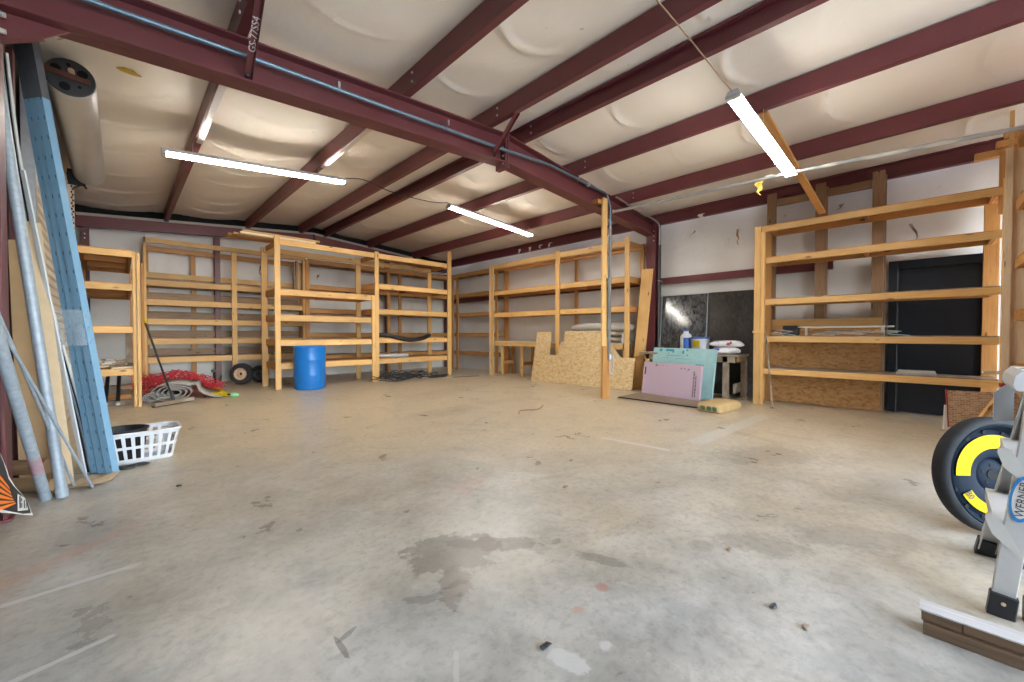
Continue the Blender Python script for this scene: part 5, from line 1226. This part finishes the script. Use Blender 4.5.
# stepladder, folded, leaning away to the right
la = thing('stepladder', 'aluminium stepladder folded and leaning beside the spare wheel', 'stepladder', (2.9, -.24, 0))
def rail(x, y0, lean, H, w_, th, mat, name, side=1, dx=0):
    p = V((x, y0, .035)); q = V((x + dx, y0 - lean, H)); d = (q - p).normalized(); up = V((0, 1, 0)); up = (up - d * up.dot(d)).normalized()
    b = B(); b.bar(p, q, th, w_, up, ch=.0015)
    b.bar(p + up * (w_ / 2 - .003) + V((.014 * side, 0, 0)), q + up * (w_ / 2 - .003) + V((.014 * side, 0, 0)), .03, .005, up, ch=.0005)
    b.bar(p - up * (w_ / 2 - .003) + V((.014 * side, 0, 0)), q - up * (w_ / 2 - .003) + V((.014 * side, 0, 0)), .03, .005, up, ch=.0005)
    r_ = b.build(name, mat, la)
    f = B().bar(p - d * .035, p + d * .055, .045, w_ + .012, up); f.build('foot', BLACKP, la)
    return p, q, d, up
pn = rail(2.555, -.244, .092, .95, .064, .005, ALU, 'side_rail', 1, .0)
pf = rail(3.20, -.252, .115, .95, .064, .005, ALU, 'side_rail', -1, -.32)
pn2 = rail(2.585, -.335, .02, .92, .055, .005, ALU, 'rear_rail', 1, .13)
pf2 = rail(3.15, -.335, .02, .92, .055, .005, ALU, 'rear_rail', -1, -.27)
for k, z in enumerate((.34, .62)):
    f = (z - .035) / .915; c0 = pn[0].lerp(pn[1], f); c1 = pf[0].lerp(pf[1], f)
    st = B().bar(c0 + V((.004, .012, .03)), c1 + V((-.004, .012, .03)), .085, .018); st.bar(c0 + V((.004, .052, .01)), c1 + V((-.004, .052, .01)), .006, .05); st.build('step', ALU, la)
    for c, s_ in ((c0, 1),):
        bb = B().prism([(.066, .045), (.064, .062), (.050, .072), (.030, .064), (.0, .0), (-.030, -.075), (-.024, -.09), (.0, -.062), (.048, -.010)], c + V((-.004 * s_, .012, .0)), (0, 1, 0), (0, 0, 1), .022 * s_); bb.build('step_bracket', OFFWHITE, la)
capb = B().prism([(-.11, 0), (.05, 0), (.06, .02), (.055, .06), (.035, .085), (-.09, .085), (-.11, .06)], (2.64, -.33, .915), (0, 1, 0), (0, 0, 1), .32); capb.build('top_cap', WHITEP, la)
B().lathe([(.03, 0), (.03, .003), (0, .003)], (2.80, -.33, 1.0), (0, 0, 1), 20).build('tool_hole', GREYPL, la)
B().prism([(-.03, 0), (.03, 0), (.03, .13), (-.01, .17), (-.03, .17)], (2.945, -.275, .745), (0, 1, 0), (0, 0, 1), .02).build('cap_arm', GREYPL, la)
# oval maker badge on the outer face
c = pn[0].lerp(pn[1], .50); d = pn[2]; up = pn[3]; o_ = c + V((-.0042, 0, 0))
ov = B(); n = 30
ov.prism([(.033 * math.cos(2 * math.pi * k / n), .095 * math.sin(2 * math.pi * k / n)) for k in range(n)], o_, -up, d, -.0012 if (-up).cross(d).x > 0 else .0012)
ov.build('badge', LOGOBLUE, la)
ov = B(); ov.prism([(.026 * math.cos(2 * math.pi * k / n), .080 * math.sin(2 * math.pi * k / n)) for k in range(n)], o_ + V((-.0013, 0, 0)), -up, d, -.0008 if (-up).cross(d).x > 0 else .0008)
ov.build('badge_field', PAPER, la)
ux = d; uy = V((-1, 0, 0)).cross(ux); 
text('lettering', 'WERNER', .036, o_ + V((-.0022, 0, 0)), ux, uy, PRINT, la, off=.001)
B().lathe([(.007, 0), (.007, .004), (0, .005)], pn[0] + pn[2] * .025 + V((-.023, 0, 0)), (-1, 0, 0), 12).build('rivet', RIMRUST, la)
# boards on the floor at lower right
def plank(x0, x1, y0, y1, z0, z1, m, lab):
    return tag(B().box((x0, y1, z0), (x1, y0, z1)).build('floor_board', m, loc=((x0 + x1) / 2, y0, z0)), lab, 'board', 'boards stacked below the stepladder')
plank(2.185, 2.265, -.02, -1.6, .0, .044, DARKSTUD, 'brown board at the bottom of the two-layer stack before the ladder feet')
plank(2.20, 2.255, -.015, -.12, .045, .083, DARKSTUD, 'short brown end block on the stack before the ladder feet') 
plank(2.205, 2.255, -.123, -1.6, .045, .083, DARKSTUD, 'long brown board on top of the bottom board before the ladder feet')
plank(2.195, 2.275, -.01, -1.6, .084, .090, WHITEWOOD, 'thin whitewashed board topping the stack before the ladder feet')
# brick sheet
t = thing('brick_pattern_sheet', 'faux brick sheet with red edge leaning at the foot of the right shelving', 'panel', (7.2, -.4, 0))
o = V((7.18, -.255, .005)); ex = V((.30, -.95, 0)).normalized(); ez = V((.12, .05, 1)); ez = (ez - ex * ez.dot(ex)).normalized()
B().prism([(0, 0), (.62, 0), (.62, .46), (0, .46)], o, ex, ez, -.02).build('sheet', BRICKM, t)
B().prism([(-.012, 0), (0, 0), (0, .47), (-.012, .47)], o, ex, ez, -.022).build('edge', REDTXT, t)
B().prism([(-.05, 0), (-.014, .0), (-.014, .28), (-.03, .28)], o, ex, ez, -.02).build('torn_backing', PAPER, t)
tag(B().bar((6.6, -.45, .22), (6.95, -.66, .56), .03, .05).build('slanted_batten', PINE, loc=(6.7, -.5, .3)), 'slanted pine batten across the faux brick sheet', 'batten')
tag(B().box((6.90, -.76, .565), (7.06, -.62, .60)).build('red_block', REDTXT, loc=(7, -.7, .57)), 'small red block atop the slanted batten', 'block')
tag(B().bar((7.05, -.45, .02), (7.0, -.20, .03), .05, .03).build('white_scrap', PAPER, loc=(7.0, -.3, 0)), 'white paper scrap on the floor left of the faux brick sheet', 'scrap') 
tag(B().box((6.95, -.95, .70), (7.10, -.50, .73)).build('pale_board', PINE_PALE, loc=(7.0, -.7, .7)), 'short pale board end jutting out above the red block', 'board')

# little debris on the slab
rnd = random.Random(2)
for k, (x, y) in enumerate([(2.37, 1.85), (1.10, .95), (2.15, 2.62), (2.3, .70), (1.95, .42), (3.35, 3.9), (2.9, 2.2), (.3, 3.9), (1.9, .30)]):
    tag(B().blob((x, y, .006), (.014 + .01 * rnd.random(), .010, .006), 8, 6, .25, seed=40 + k).build('debris_crumb', [STUD, BLACKP, GREYWOOD][k % 3], loc=(x, y, 0)), 'tiny dark crumb of debris lying on the bare concrete', 'debris', 'crumbs on the concrete')
rb = spline([(4.05, 4.0, .01), (4.25, 4.15, .012), (4.5, 4.05, .01), (4.8, 4.2, .012)], 5)
tag(B().tube(rb, .008, 6).build('loose_wire', STUD, loc=(4.4, 4.1, 0), smooth=True), 'rusty loose wire lying in the middle of the concrete floor', 'wire')

struct(B().face([(-25, -40, -.02), (35, -40, -.02), (35, YF - 1.4, -.02), (-25, YF - 1.4, -.02)]).build('ground', plain('sunlit_concrete_apron', (.50, .49, .46), .9, vary=.1, scale=1)), 'pale concrete apron outside the open doorway behind the viewer')  # added out of view to throw sunlight up onto the ceiling
sun = bpy.data.lights.new('sun', 'SUN'); sun.energy = 2.8; sun.angle = .01; sun.color = (1, .96, .9); so_ = bpy.data.objects.new('sun', sun); COL.objects.link(so_); so_.rotation_euler = (math.radians(-40), math.radians(12), 0); so_.location = (3, -8, 12)
# ------------------------------------------------------------------ camera, sky, view
f_px = 399.8
cam = bpy.data.cameras.new('camera'); co_ = bpy.data.objects.new('camera', cam); COL.objects.link(co_)
cam.sensor_fit = 'HORIZONTAL'; cam.sensor_width = 36; cam.lens = f_px / 1024 * 36; cam.clip_start = .05; cam.clip_end = 200
pitch_ = math.atan2(7, f_px); yaw_ = math.atan2(391, f_px)
co_.location = (0, 0, 1.15); co_.rotation_euler = (math.pi / 2 - pitch_, 0, -yaw_)
SC.camera = co_
w_ = bpy.data.worlds.new('world'); SC.world = w_; w_.use_nodes = True
nt = w_.node_tree; bg = nt.nodes['Background']
sky = nt.nodes.new('ShaderNodeTexSky'); sky.sky_type = 'NISHITA'; sky.sun_elevation = math.radians(38); sky.sun_rotation = math.radians(40); sky.sun_disc = False
hs_ = nt.nodes.new('ShaderNodeHueSaturation'); hs_.inputs['Saturation'].default_value = .55; nt.links.new(sky.outputs[0], hs_.inputs['Color']); nt.links.new(hs_.outputs[0], bg.inputs[0]); bg.inputs[1].default_value = 1.5
vs = SC.view_settings; vs.view_transform = 'Standard'; vs.look = 'None'; vs.gamma = 1.0; vs.exposure = 1.34; vs.use_curve_mapping = False
SC.cycles.max_bounces = 12; SC.cycles.diffuse_bounces = 7; SC.cycles.glossy_bounces = 4; SC.cycles.sample_clamp_indirect = 8
